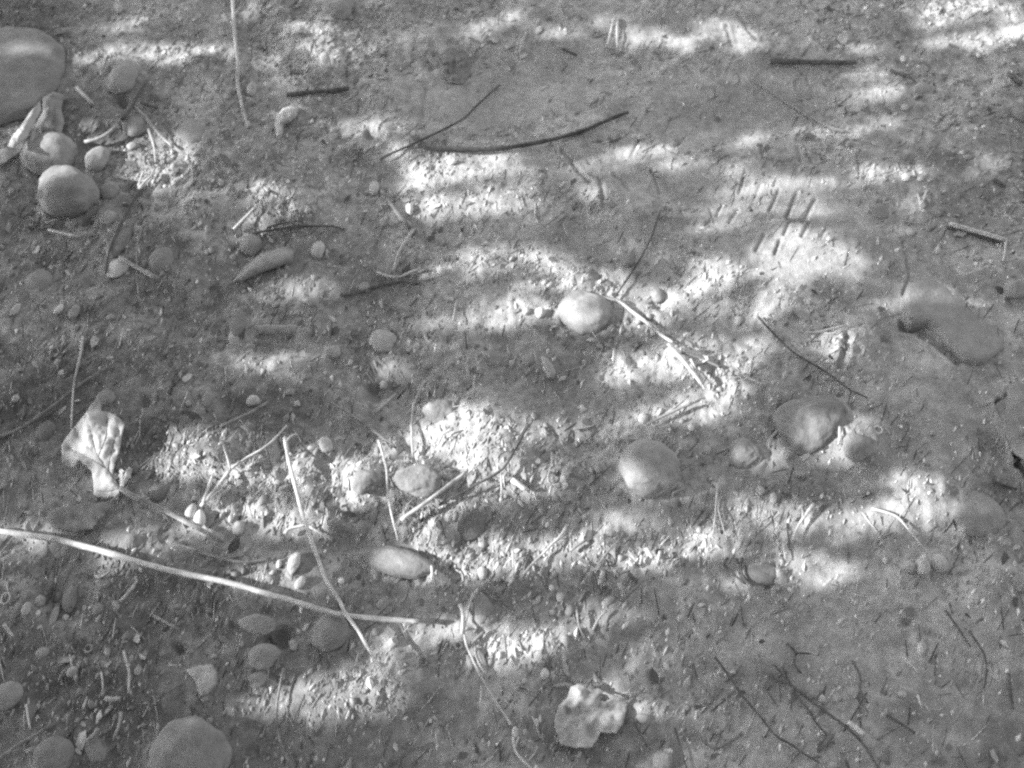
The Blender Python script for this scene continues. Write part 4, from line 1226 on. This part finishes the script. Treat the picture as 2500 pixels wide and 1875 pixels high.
TW = [
    ('straw', 'long thick pale stem lying across the lower left', [(-40, 1292), (0, 1297), (127, 1315), (253, 1346), (380, 1384), (560, 1424), (711, 1467), (821, 1497), (925, 1510), (1022, 1518)], 17, 12, 'straw', .006, [], .2),
    ('straw', 'pale bent stem slanting across the long thick pale stem', [(694, 1068), (704, 1122), (727, 1210), (744, 1270), (761, 1324), (777, 1368), (796, 1415), (828, 1467), (847, 1505), (875, 1540), (904, 1590), (935, 1644), (960, 1668)], 11, 7, 'straw', .012, [([(697, 1080), (712, 1064), (726, 1060)], 7), ([(704, 1105), (712, 1110), (714, 1125)], 5)], .4),
    ('stick', 'dark curved stick with tapered ends on smooth sand', [(1022, 350), (1045, 361), (1100, 364), (1201, 364), (1290, 352), (1360, 337), (1420, 320), (1470, 299), (1533, 273)], 13, 9, 'darktwig', 0, [], .2),
    ('twig', 'thin dark wavy twig left of the dark curved stick', [(928, 389), (980, 364), (1034, 339), (1125, 294), (1160, 262), (1190, 234), (1221, 207)], 6, 5, 'darktwig', 0, [], .6),
    ('stick', 'short dark stick with blunt ends on the far soil', [(700, 232), (740, 226), (800, 222), (852, 217)], 12, 10, 'darktwig', 0, [], .3),
    ('stick', 'straight grey-backed stick with a dark underside', [(1881, 148), (1950, 151), (2020, 152), (2092, 153)], 15, 10, 'darktwig', 0, [], .1),
    ('twig', 'long dark twig in two runs below the straight stick', [(1832, 189), (1890, 228), (1952, 270), (1985, 288), (2030, 312), (2062, 321)], 9, 8, 'twig', -.001, [], .4),
    ('twig', 'short dark bent twig above the egg-shaped pebble', [(2173, 171), (2200, 183), (2228, 193), (2238, 212)], 8, 6, 'darktwig', 0, [], .5),
    ('stick', 'stubby black stick at the right edge', [(2468, 182), (2480, 194), (2494, 205)], 13, 11, 'darktwig', 0, [], .1),
    ('stick', 'small black stick near the sunlit right patch', [(2427, 438), (2442, 448), (2456, 456)], 9, 8, 'darktwig', 0, [], .1),
    ('stick', 'pale broken stick with a dark bent end', [(2316, 546), (2360, 558), (2410, 572), (2454, 586)], 12, 11, 'straw', .003, [([(2455, 584), (2453, 612), (2449, 638)], 7), ([(2447, 592), (2438, 610), (2426, 624)], 5)], .2),
    ('straw', 'thin pale straw below the pale broken stick', [(2357, 671), (2390, 660), (2418, 647)], 6, 5, 'straw', .002, [([(2357, 671), (2345, 664), (2333, 656)], 4)], .2),
    ('straw', 'pale forked straw in the sunlit patch at right', [(2262, 462), (2256, 485), (2248, 500), (2248, 516)], 6, 6, 'straw', .002, [([(2248, 500), (2244, 486), (2240, 472)], 5)], .3),
    ('dry_grass', 'bent pair of thin grass blades on the far sand', [(1502, 42), (1495, 62), (1488, 90), (1480, 118)], 7, 5, 'straw', .002, [([(1508, 44), (1506, 80), (1507, 124)], 5)], .3),
    ('dry_grass', 'looped thin grass blade lying flat on far sand', [(1285, 80), (1274, 100), (1268, 130)], 6, 4, 'straw', .002, [([(1273, 82), (1263, 104), (1261, 130)], 4)], .3),
    ('twig', 'short dark splinter on smooth sand by the looped blade', [(1370, 118), (1388, 126), (1408, 134)], 8, 6, 'darktwig', 0, [], .3),
    ('twig', 'small black forked splinter below the dark curved stick', [(1488, 347), (1500, 344), (1514, 337)], 6, 4, 'darktwig', 0, [([(1490, 346), (1487, 362)], 4)], .3),
    ('twig', 'dark broken root crossing the hollow near the boulder', [(300, 292), (316, 270), (334, 240), (346, 216), (357, 196)], 11, 6, 'darktwig', .003, [([(345, 250), (368, 258), (386, 264)], 10)], .8),
    ('straw', 'pale flat straw leaning above the dark hollow', [(187, 214), (206, 234), (227, 256)], 10, 9, 'straw', .003, [], .2),
    ('straw', 'bowed grey straw above the egg-shaped stones', [(206, 346), (240, 338), (268, 322), (286, 303)], 9, 8, 'wood', .004, [], .4),
    ('straw', 'long faint straw running into the sunny crumbs', [(329, 262), (360, 294), (392, 330), (422, 359)], 9, 6, 'wood', .003, [], .3),
    ('straw', 'pale straw crossing near the sunlit straw tuft', [(362, 316), (374, 350), (380, 395)], 6, 4, 'straw', .003, [], .3),
    ('straw_tuft', 'sunlit tuft of frayed straw in the crumbs', [(338, 464), (352, 446), (378, 420)], 8, 5, 'straw', .004, [([(336, 462), (345, 432), (350, 420)], 7), ([(338, 464), (360, 446), (372, 432)], 5)], .3),
    ('twig', 'long dark curved twig running down from the straw tuft', [(350, 452), (332, 482), (304, 532), (284, 572), (269, 608), (260, 650), (258, 668)], 8, 5, 'darktwig', .002, [], .4),
    ('straw', 'flat pale straw below the sunlit egg-shaped stone', [(120, 563), (155, 570), (192, 578)], 9, 8, 'straw', .002, [], .2),
    ('straw', 'short pale stick resting against the notched pebble', [(293, 629), (335, 653), (384, 680)], 11, 10, 'wood', .004, [], .15),
    ('dry_grass', 'thin upright dark stem with a pale foot', [(346, 552), (334, 600), (334, 650), (339, 735)], 5, 4, 'twig', .003, [([(330, 640), (338, 600)], 4)], .3),
    ('dry_grass', 'slim pale stem standing in shade above the lobed leaf', [(202, 822), (197, 860), (188, 900), (180, 942), (176, 990), (174, 1050)], 6, 3.5, 'straw', .003, [], .3),
    ('twig', 'long dark slanting twig above the lobed leaf', [(-20, 1074), (40, 1050), (95, 1017), (150, 975), (200, 935), (253, 902), (300, 870)], 9, 6, 'twig', .001, [], .5),
    ('twig', 'short dark twig lower of two beside the slim pale stem', [(60, 1040), (100, 1022), (140, 1000)], 7, 4, 'darktwig', 0, [], .4),
    ('twig', 'dark upright splinter in shade above the crumbs', [(416, 802), (400, 840), (393, 880)], 6, 4, 'darktwig', .002, [], .3),
    ('wood_piece', 'short grey cut piece of wood in shade', [(625, 805), (660, 804), (723, 804)], 22, 21, 'wood', .002, [], .05),
    ('twig', 'dark twig lying above the leaning ridge stone', [(612, 572), (650, 563), (711, 554), (800, 551), (840, 560)], 7, 5, 'darktwig', .001, [([(650, 556), (690, 545), (740, 540)], 6)], .5),
    ('twig', 'dark hooked twig between the ridge stone and its neighbour', [(655, 582), (644, 600), (628, 616)], 6, 5, 'darktwig', .006, [], .4),
    ('straw', 'pale straw pointing up to the right by the sunny lumps', [(570, 560), (600, 530), (632, 497)], 8, 5, 'straw', .003, [], .3),
    ('twig', 'two-toned twig below the white pebble on bright sand', [(932, 465), (950, 490), (965, 512), (985, 538), (1000, 556)], 10, 12, 'twig', .001, [], .3),
    ('dry_grass', 'dark folded grass blade with a bright edge', [(1008, 562), (992, 586), (980, 604), (968, 632), (961, 660)], 9, 5, 'straw', .004, [([(1004, 566), (984, 592), (972, 625), (972, 650)], 5)], .3),
    ('straw', 'grey bent straw like a shallow bow at mid path', [(921, 664), (945, 673), (975, 676), (1000, 666), (1028, 655)], 8, 6, 'wood', .002, [], .4),
    ('twig', 'dark root-like twig half sunk below the grey bent straw', [(830, 720), (870, 716), (900, 706), (942, 694), (985, 688), (1020, 692)], 8, 6, 'darktwig', -.001, [], .6),
    ('dry_grass', 'thin bright grass blade upright at mid path', [(1116, 732), (1110, 755), (1106, 786)], 4, 3, 'straw', .003, [], .2),
    ('dry_grass', 'single thin blade in shade above the brightest sand', [(1160, 914), (1156, 945), (1153, 972)], 4, 3, 'straw', .003, [], .2),
    ('twig', 'long thin straight twig reaching down to the pale jointed twig', [(1614, 512), (1600, 550), (1589, 583), (1567, 625), (1542, 665), (1518, 700), (1497, 730)], 5, 5, 'darktwig', .002, [], .3),
    ('twig', 'pale jointed twig in sun right of the striped stone', [(1462, 724), (1490, 730), (1511, 735), (1548, 764), (1581, 790), (1612, 815), (1643, 836)], 9, 9, 'straw', .003, [], .4),
    ('straw', 'bright thick straw pointing down to the right in sun', [(1632, 838), (1660, 870), (1690, 908), (1715, 940)], 13, 8, 'straw', .005, [], .2),
    ('straw', 'second bright straw lying right of the thick one', [(1686, 876), (1698, 902), (1712, 930), (1720, 950)], 8, 6, 'straw', .005, [], .2),
    ('twig', 'grey twig leaving the bright straws towards the right', [(1664, 862), (1700, 870), (1735, 885), (1762, 898)], 7, 6, 'twig', .002, [], .3),
    ('straw', 'short pale straw alone right of the bright straws', [(1795, 909), (1830, 925), (1866, 941)], 8, 7, 'straw', .002, [], .15),
    ('twig', 'long brittle twig with a forked tip in the right half', [(1850, 772), (1893, 818), (1940, 862), (1993, 893), (2040, 925), (2078, 953), (2098, 962), (2117, 972)], 6, 4, 'darktwig', .001, [([(2078, 953), (2074, 972), (2070, 988)], 4)], .6),
    ('dry_grass', 'fan of pale dry grass pieces in sun', [(2063, 794), (2030, 802), (1995, 810), (1964, 811)], 6, 3, 'straw', .003, [([(2060, 800), (2035, 812), (2012, 814)], 5), ([(2058, 775), (2035, 788), (2010, 796)], 5), ([(2050, 792), (2020, 790)], 4)], .3),
    ('twig', 'grey twig ending in shade above the seed stalk', [(538, 1042), (570, 1026), (610, 1008), (655, 982)], 9, 7, 'twig', .003, [], .3),
    ('twig', 'shaded diagonal twig with a frayed pale end', [(809, 982), (840, 1002), (872, 1023), (920, 1058), (967, 1094)], 6, 7, 'twig', .002, [([(940, 1072), (955, 1098)], 4)], .4),
    ('straw', 'short straight straw in shade above the crossed twigs', [(913, 1008), (940, 986), (967, 962)], 9, 8, 'wood', .003, [], .15),
    ('dry_grass', 'thin bowed stem left of the bright-cheeked stone', [(1037, 930), (1020, 962), (1008, 995), (1005, 1050), (1008, 1118)], 5, 5, 'straw', .004, [], .3),
    ('dry_grass', 'thin bent stem ending beside the crossed twigs', [(924, 1075), (935, 1110), (943, 1147), (946, 1190), (951, 1230), (962, 1280), (973, 1320)], 6, 5, 'straw', .004, [], .3),
    ('twig', 'thick pale twig slanting over sunny soil, left of its pair', [(980, 1270), (1030, 1234), (1085, 1192), (1138, 1153)], 11, 9, 'straw', .005, [], .3),
    ('twig', 'thin grey twig slanting over the brightest sand', [(1072, 1232), (1150, 1190), (1227, 1144), (1262, 1090), (1290, 1036)], 7, 5, 'darktwig', .004, [], .4),
    ('dry_grass', 'upright bright blade crossing the thin grey twig', [(1222, 1150), (1224, 1180), (1224, 1215)], 6, 4, 'straw', .005, [([(1228, 1154), (1232, 1190)], 4)], .2),
    ('straw', 'thick white straw piece lying on sunny sand', [(1250, 1171), (1268, 1184), (1285, 1195)], 14, 12, 'pod', .003, [], .1),
    ('straw', 'bent white root piece beside the pale bent stem', [(696, 1304), (706, 1292), (725, 1286), (752, 1280)], 11, 7, 'pod', .004, [], .3),
    ('straw', 'thin white straw under the bent stem in sun', [(756, 1286), (780, 1300), (810, 1320)], 7, 4, 'straw', .003, [], .3),
    ('straw', 'pale straw under the lobed leaf stalk', [(407, 1321), (440, 1333), (478, 1344)], 9, 7, 'straw', .003, [], .2),
    ('twig', 'dark twig beneath the stalk in deep shade', [(480, 1345), (540, 1362), (600, 1372), (662, 1362)], 8, 8, 'twig', .001, [], .4),
    ('straw', 'short straw hanging from the bright-cheeked stone', [(1108, 1048), (1085, 1056), (1076, 1070), (1068, 1088)], 6, 5, 'straw', .004, [], .3),
    ('straw', 'forked pair of grey straws above the big round stone', [(1580, 1036), (1620, 1015), (1660, 997), (1688, 985)], 8, 8, 'wood', .004, [([(1626, 1010), (1655, 990), (1682, 966)], 7)], .2),
    ('straw', 'faint straw left of the forked straw pair', [(1400, 1048), (1425, 1044), (1450, 1040)], 7, 5, 'wood', .001, [], .2),
    ('twig', 'forked thin twig below the uneven streaked stone', [(1752, 1180), (1749, 1220), (1746, 1260), (1741, 1302)], 6, 4, 'straw', .003, [([(1750, 1222), (1758, 1262), (1775, 1318)], 4)], .3),
    ('twig', 'short dark twig at the upper edge of the sunny band', [(1716, 1247), (1703, 1264), (1690, 1282)], 8, 7, 'darktwig', .001, [], .2),
    ('twig', 'long slanting pale twig in the sunny litter', [(1385, 1280), (1370, 1306), (1330, 1346), (1302, 1375), (1278, 1402)], 8, 5, 'straw', .003, [], .3),
    ('twig', 'second slanting thin twig in the sunny litter', [(1524, 1297), (1512, 1318), (1484, 1346), (1465, 1372), (1452, 1392)], 6, 4, 'twig', .002, [], .3),
    ('twig', 'third short thick twig between slanting twigs', [(1430, 1318), (1410, 1332), (1391, 1346)], 8, 6, 'twig', .002, [], .2),
    ('dry_grass', 'curved thin blade rising from sunny litter', [(1347, 1105), (1346, 1135), (1336, 1170), (1350, 1188)], 5, 4, 'straw', .004, [([(1340, 1174), (1365, 1186), (1380, 1168)], 3)], .3),
    ('twig', 'dark curved twig left of the blunt dark stone', [(1776, 1362), (1768, 1378), (1785, 1396), (1810, 1418), (1822, 1426)], 8, 5, 'darktwig', .001, [([(1795, 1362), (1806, 1378)], 5)], .4),
    ('twig', 'dark curved twig hugging the blunt dark stone', [(1812, 1362), (1808, 1382), (1812, 1404), (1830, 1424), (1862, 1426), (1890, 1428)], 8, 5, 'darktwig', .001, [], .3),
    ('straw', 'jointed pale straw right of the sunny band', [(2128, 1242), (2160, 1250), (2192, 1263), (2222, 1298), (2250, 1334)], 7, 5, 'straw', .002, [([(2215, 1290), (2220, 1272)], 3)], .3),
    ('straw', 'leaning pale straw in the sunny band', [(1986, 1230), (1965, 1260), (1949, 1284), (1934, 1320)], 9, 5, 'straw', .004, [([(1960, 1262), (1958, 1240)], 5)], .2),
    ('straw', 'upright white straw beside the slanting stone', [(2050, 1042), (2050, 1066), (2047, 1086)], 7, 6, 'straw', .004, [], .2),
    ('twig', 'Y-shaped grey twig left of the slanting stone', [(1906, 1044), (1890, 1060), (1878, 1078), (1878, 1096)], 7, 6, 'wood', .003, [([(1878, 1076), (1870, 1066), (1872, 1056)], 5)], .2),
    ('twig', 'black twig pair near the deep crack at right', [(2422, 1172), (2450, 1184), (2482, 1194)], 8, 6, 'darktwig', .002, [([(2425, 1180), (2452, 1190), (2470, 1193)], 6)], .3),
    ('twig', 'dark twig slanting below the deep crack', [(2500, 1206), (2488, 1225), (2464, 1246)], 8, 5, 'darktwig', .001, [], .3),
    ('straw', 'faint straw in shade left of three pebbles', [(1912, 1326), (1915, 1346), (1918, 1366)], 6, 4, 'straw', .001, [], .2),
    ('dry_grass', 'bowed stem fading from pale to dark at the lower edge', [(694, 1632), (684, 1670), (677, 1714), (675, 1760), (682, 1805), (694, 1838), (712, 1880)], 7, 7, 'twig', .004, [], .3),
    ('straw', 'short thick upright straw near the thin curving stem', [(1122, 1476), (1131, 1500), (1128, 1548)], 9, 8, 'straw', .004, [], .2),
    ('twig', 'short grey twig under the thin curving stem', [(1183, 1542), (1165, 1558), (1147, 1576)], 9, 8, 'twig', .001, [], .2),
    ('twig', 'long thin grey twig above the thin curving stem', [(1178, 1432), (1205, 1458), (1232, 1482), (1252, 1500)], 6, 4, 'twig', .002, [([(1215, 1462), (1240, 1480)], 4)], .4),
    ('dry_grass', 'tall thin blade beside the sunny cluster', [(1252, 1345), (1253, 1380), (1252, 1420)], 5, 4, 'straw', .004, [], .2),
    ('dry_grass', 'short white blade stuck beside the long smooth stone', [(1054, 1382), (1055, 1400), (1053, 1420)], 7, 6, 'pod', .004, [], .1),
    ('dry_grass', 'bright upright blade left of the holed leaf', [(1175, 1675), (1175, 1692), (1172, 1720)], 6, 4, 'straw', .003, [], .2),
    ('straw', 'thin straw in dark soil above the ring shells', [(294, 1468), (312, 1448), (336, 1416)], 8, 6, 'straw', .002, [], .2),
    ('straw', 'faint blunt straw in shade below the long stem', [(376, 1504), (405, 1519), (436, 1536)], 8, 6, 'wood', .002, [], .2),
    ('straw', 'short pale straw below the long stem at left', [(240, 1412), (256, 1404), (272, 1393)], 9, 6, 'wood', .002, [], .2),
    ('straw', 'short leaning straw at the left below the ring shell', [(10, 1524), (20, 1540), (32, 1554)], 9, 6, 'straw', .002, [], .2),
    ('straw', 'upright hooked straw in the lower left shade', [(302, 1590), (306, 1606), (315, 1640), (314, 1692)], 7, 6, 'straw', .004, [], .3),
    ('straw', 'thin upright straw left of the hooked straw', [(247, 1640), (251, 1665), (250, 1695)], 5, 4, 'straw', .003, [], .2),
    ('straw', 'flat pale splinter below the hooked straw', [(258, 1705), (276, 1707), (294, 1706)], 12, 12, 'wood', .002, [], .1),
    ('twig', 'long dull twig at the lower left corner', [(0, 1850), (40, 1822), (80, 1798), (130, 1768)], 10, 7, 'twig', .001, [], .4),
    ('dry_grass', 'small pale blade above the dull corner twig', [(64, 1720), (68, 1750), (74, 1782)], 6, 4, 'straw', .003, [], .3),
    ('straw', 'dull straw leaning beside the large lower stone', [(296, 1738), (290, 1770), (278, 1802)], 9, 6, 'wood', .002, [], .2),
    ('straw', 'second dull straw left of the large lower stone', [(240, 1778), (225, 1796), (208, 1812)], 9, 7, 'wood', .002, [], .2),
    ('twig', 'long grey twig in the lower right running off frame', [(1745, 1605), (1757, 1619), (1790, 1665), (1817, 1704), (1855, 1748), (1893, 1794), (1935, 1820), (1960, 1838), (2003, 1864)], 7, 5, 'darktwig', .003, [], .5),
    ('twig', 'long black curved twig in the lower right', [(1874, 1643), (1905, 1662), (1936, 1676), (1980, 1710), (2022, 1742), (2062, 1772), (2098, 1806), (2122, 1836), (2148, 1882)], 8, 6, 'darktwig', .002, [], .4),
    ('twig', 'dark twig crossing under the long black curved twig', [(1890, 1624), (1912, 1646), (1927, 1662), (1940, 1690), (1949, 1703), (1975, 1735), (1993, 1765), (2015, 1790), (2038, 1817)], 7, 5, 'darktwig', .001, [([(1910, 1626), (1924, 1656)], 5)], .5),
    ('straw', 'short thick pale stub beside the long black twig', [(2070, 1762), (2090, 1778), (2110, 1794)], 13, 12, 'straw', .003, [], .1),
    ('twig', 'straight grey twig right of the pale stub', [(2164, 1746), (2198, 1766), (2234, 1790)], 8, 7, 'darktwig', .002, [], .2),
    ('twig', 'jointed pale and dark twig above the pale stub', [(2080, 1613), (2092, 1634), (2101, 1656), (2101, 1688), (2120, 1718)], 8, 5, 'darktwig', .002, [([(2092, 1702), (2106, 1722), (2120, 1740)], 5)], .4),
    ('twig', 'dark needle pair in bare sand, upper one', [(2308, 1490), (2340, 1535), (2370, 1580)], 6, 4, 'darktwig', .001, [([(2318, 1472), (2326, 1498)], 5)], .3),
    ('twig', 'dark curved needle pair in bare sand, lower one', [(2366, 1540), (2388, 1572), (2404, 1600), (2408, 1640), (2402, 1682)], 6, 4, 'darktwig', .001, [], .3),
    ('stick', 'short upright black stick at the right edge of bare sand', [(2462, 1644), (2466, 1690), (2472, 1732)], 9, 9, 'darktwig', .001, [], .15),
    ('twig', 'dark three-armed twig in the sand', [(1920, 1570), (1942, 1594), (1938, 1620), (1956, 1644)], 7, 5, 'darktwig', .001, [([(1942, 1594), (1962, 1594), (1980, 1596)], 6)], .3),
    ('straw', 'thin pale needle in sand above the grey twig', [(2217, 1615), (2228, 1628), (2242, 1640)], 6, 5, 'straw', .002, [], .2),
    ('straw', 'thin pale needle right of the grey pebble', [(2240, 1696), (2246, 1712), (2252, 1728)], 6, 4, 'straw', .002, [([(2256, 1716), (2272, 1740)], 4)], .2),
    ('needle', 'long slanting grey needle under the grey pebble', [(2192, 1707), (2225, 1727), (2262, 1748), (2294, 1768)], 5, 3.5, 'twig', .001, [], .2),
    ('twig', 'bent pale twig like an open angle near the lower edge', [(1684, 1770), (1708, 1800), (1732, 1822), (1754, 1826), (1785, 1808), (1812, 1792)], 7, 8, 'twig', .002, [([(1716, 1778), (1726, 1810)], 4)], .3),
    ('twig', 'thin dark twig below the holed leaf stalk', [(1542, 1755), (1562, 1788), (1580, 1824)], 6, 5, 'darktwig', .001, [], .3),
    ('twig', 'dark thread-like twig at the lower edge right of the holed leaf', [(1648, 1776), (1660, 1820), (1678, 1880)], 5, 4, 'darktwig', .001, [], .3),
    ('twig', 'upright twig with a pale flank above the bundle of dark twigs', [(1852, 1598), (1855, 1625), (1856, 1655), (1848, 1690), (1844, 1722)], 8, 4, 'twig', .002, [], .3),
    ('twig', 'dark twig at the lower right corner', [(2334, 1822), (2348, 1848), (2362, 1880)], 7, 6, 'darktwig', .001, [([(2350, 1850), (2320, 1848)], 4)], .3),
    ('twig', 'dark stub of a twig at the lower edge', [(2064, 1856), (2070, 1870), (2075, 1885)], 8, 7, 'darktwig', .001, [], .2),
    ('dry_grass', 'thin dry forked grass at the lower edge left of the holed leaf', [(1252, 1800), (1258, 1835), (1280, 1860), (1300, 1880)], 7, 6, 'straw', .003, [([(1266, 1800), (1258, 1824)], 5), ([(1284, 1862), (1302, 1844), (1312, 1822)], 5)], .3),
    ('straw', 'curved pale straw sprouting from lower litter', [(1480, 1490), (1462, 1510), (1446, 1540)], 8, 6, 'straw', .004, [], .2),
    ('twig', 'dark thin twig rising in the lower litter', [(1408, 1488), (1414, 1530), (1434, 1566)], 6, 5, 'twig', .003, [], .3),
    ('straw', 'white chip of straw in sunny litter, topmost of the chips', [(1578, 1338), (1586, 1352), (1594, 1362)], 11, 9, 'pod', .003, [], .1),
    ('straw', 'white chip of straw upright beside a round shadow', [(1612, 1346), (1608, 1362), (1605, 1376)], 8, 7, 'pod', .004, [], .1),
    ('straw', 'white blunt chip below the other sunny chips', [(1535, 1370), (1540, 1376), (1546, 1382)], 11, 10, 'pod', .003, [], .1),
    ('straw', 'pale flat chip at the left of the sunny chips', [(1412, 1372), (1424, 1377), (1434, 1382)], 10, 8, 'straw', .002, [], .1),
    ('straw', 'slim upright pale chip in the sunny litter', [(1566, 1356), (1565, 1366), (1562, 1378)], 7, 6, 'pod', .003, [], .1),
    ('straw', 'pale seed-like chip standing in lower litter', [(1472, 1395), (1467, 1412), (1463, 1428)], 10, 8, 'straw', .003, [], .1),
    ('straw', 'pale slanting chip right of the standing chip', [(1512, 1424), (1516, 1436), (1521, 1446)], 9, 7, 'straw', .003, [], .1),
]
for r in TW:
    o = twig(r[0], r[1], r[2], r[3], r[4], r[5], r[6], forks=r[7], bend=r[8])
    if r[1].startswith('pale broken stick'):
        me, b = twig_mesh('underside_shade', [(2317, 554), (2360, 567), (2410, 582), (2453, 596)], 9, 8, -.002, bend=.2)  # dark strip standing in for the shaded underside of the stick
        link('underside_shade', me, 'darktwig', o, loc=b - o.location)

for o in S.objects:                          # whatever has no tone of its own is plain
    if o.type == 'MESH' and 'tone' not in o.data.attributes and len(o.data.vertices) < 300000:
        attr(o.data, 'tone', np.ones(len(o.data.vertices)))

print('LEAVES', nl, 'THINGS', len([o for o in S.objects if o.get('label')]), 'TRIS', sum(sum(len(p.vertices) - 2 for p in o.data.polygons) if len(o.data.polygons) < 300000 else 2 * len(o.data.polygons) for o in S.objects if o.type == 'MESH'))
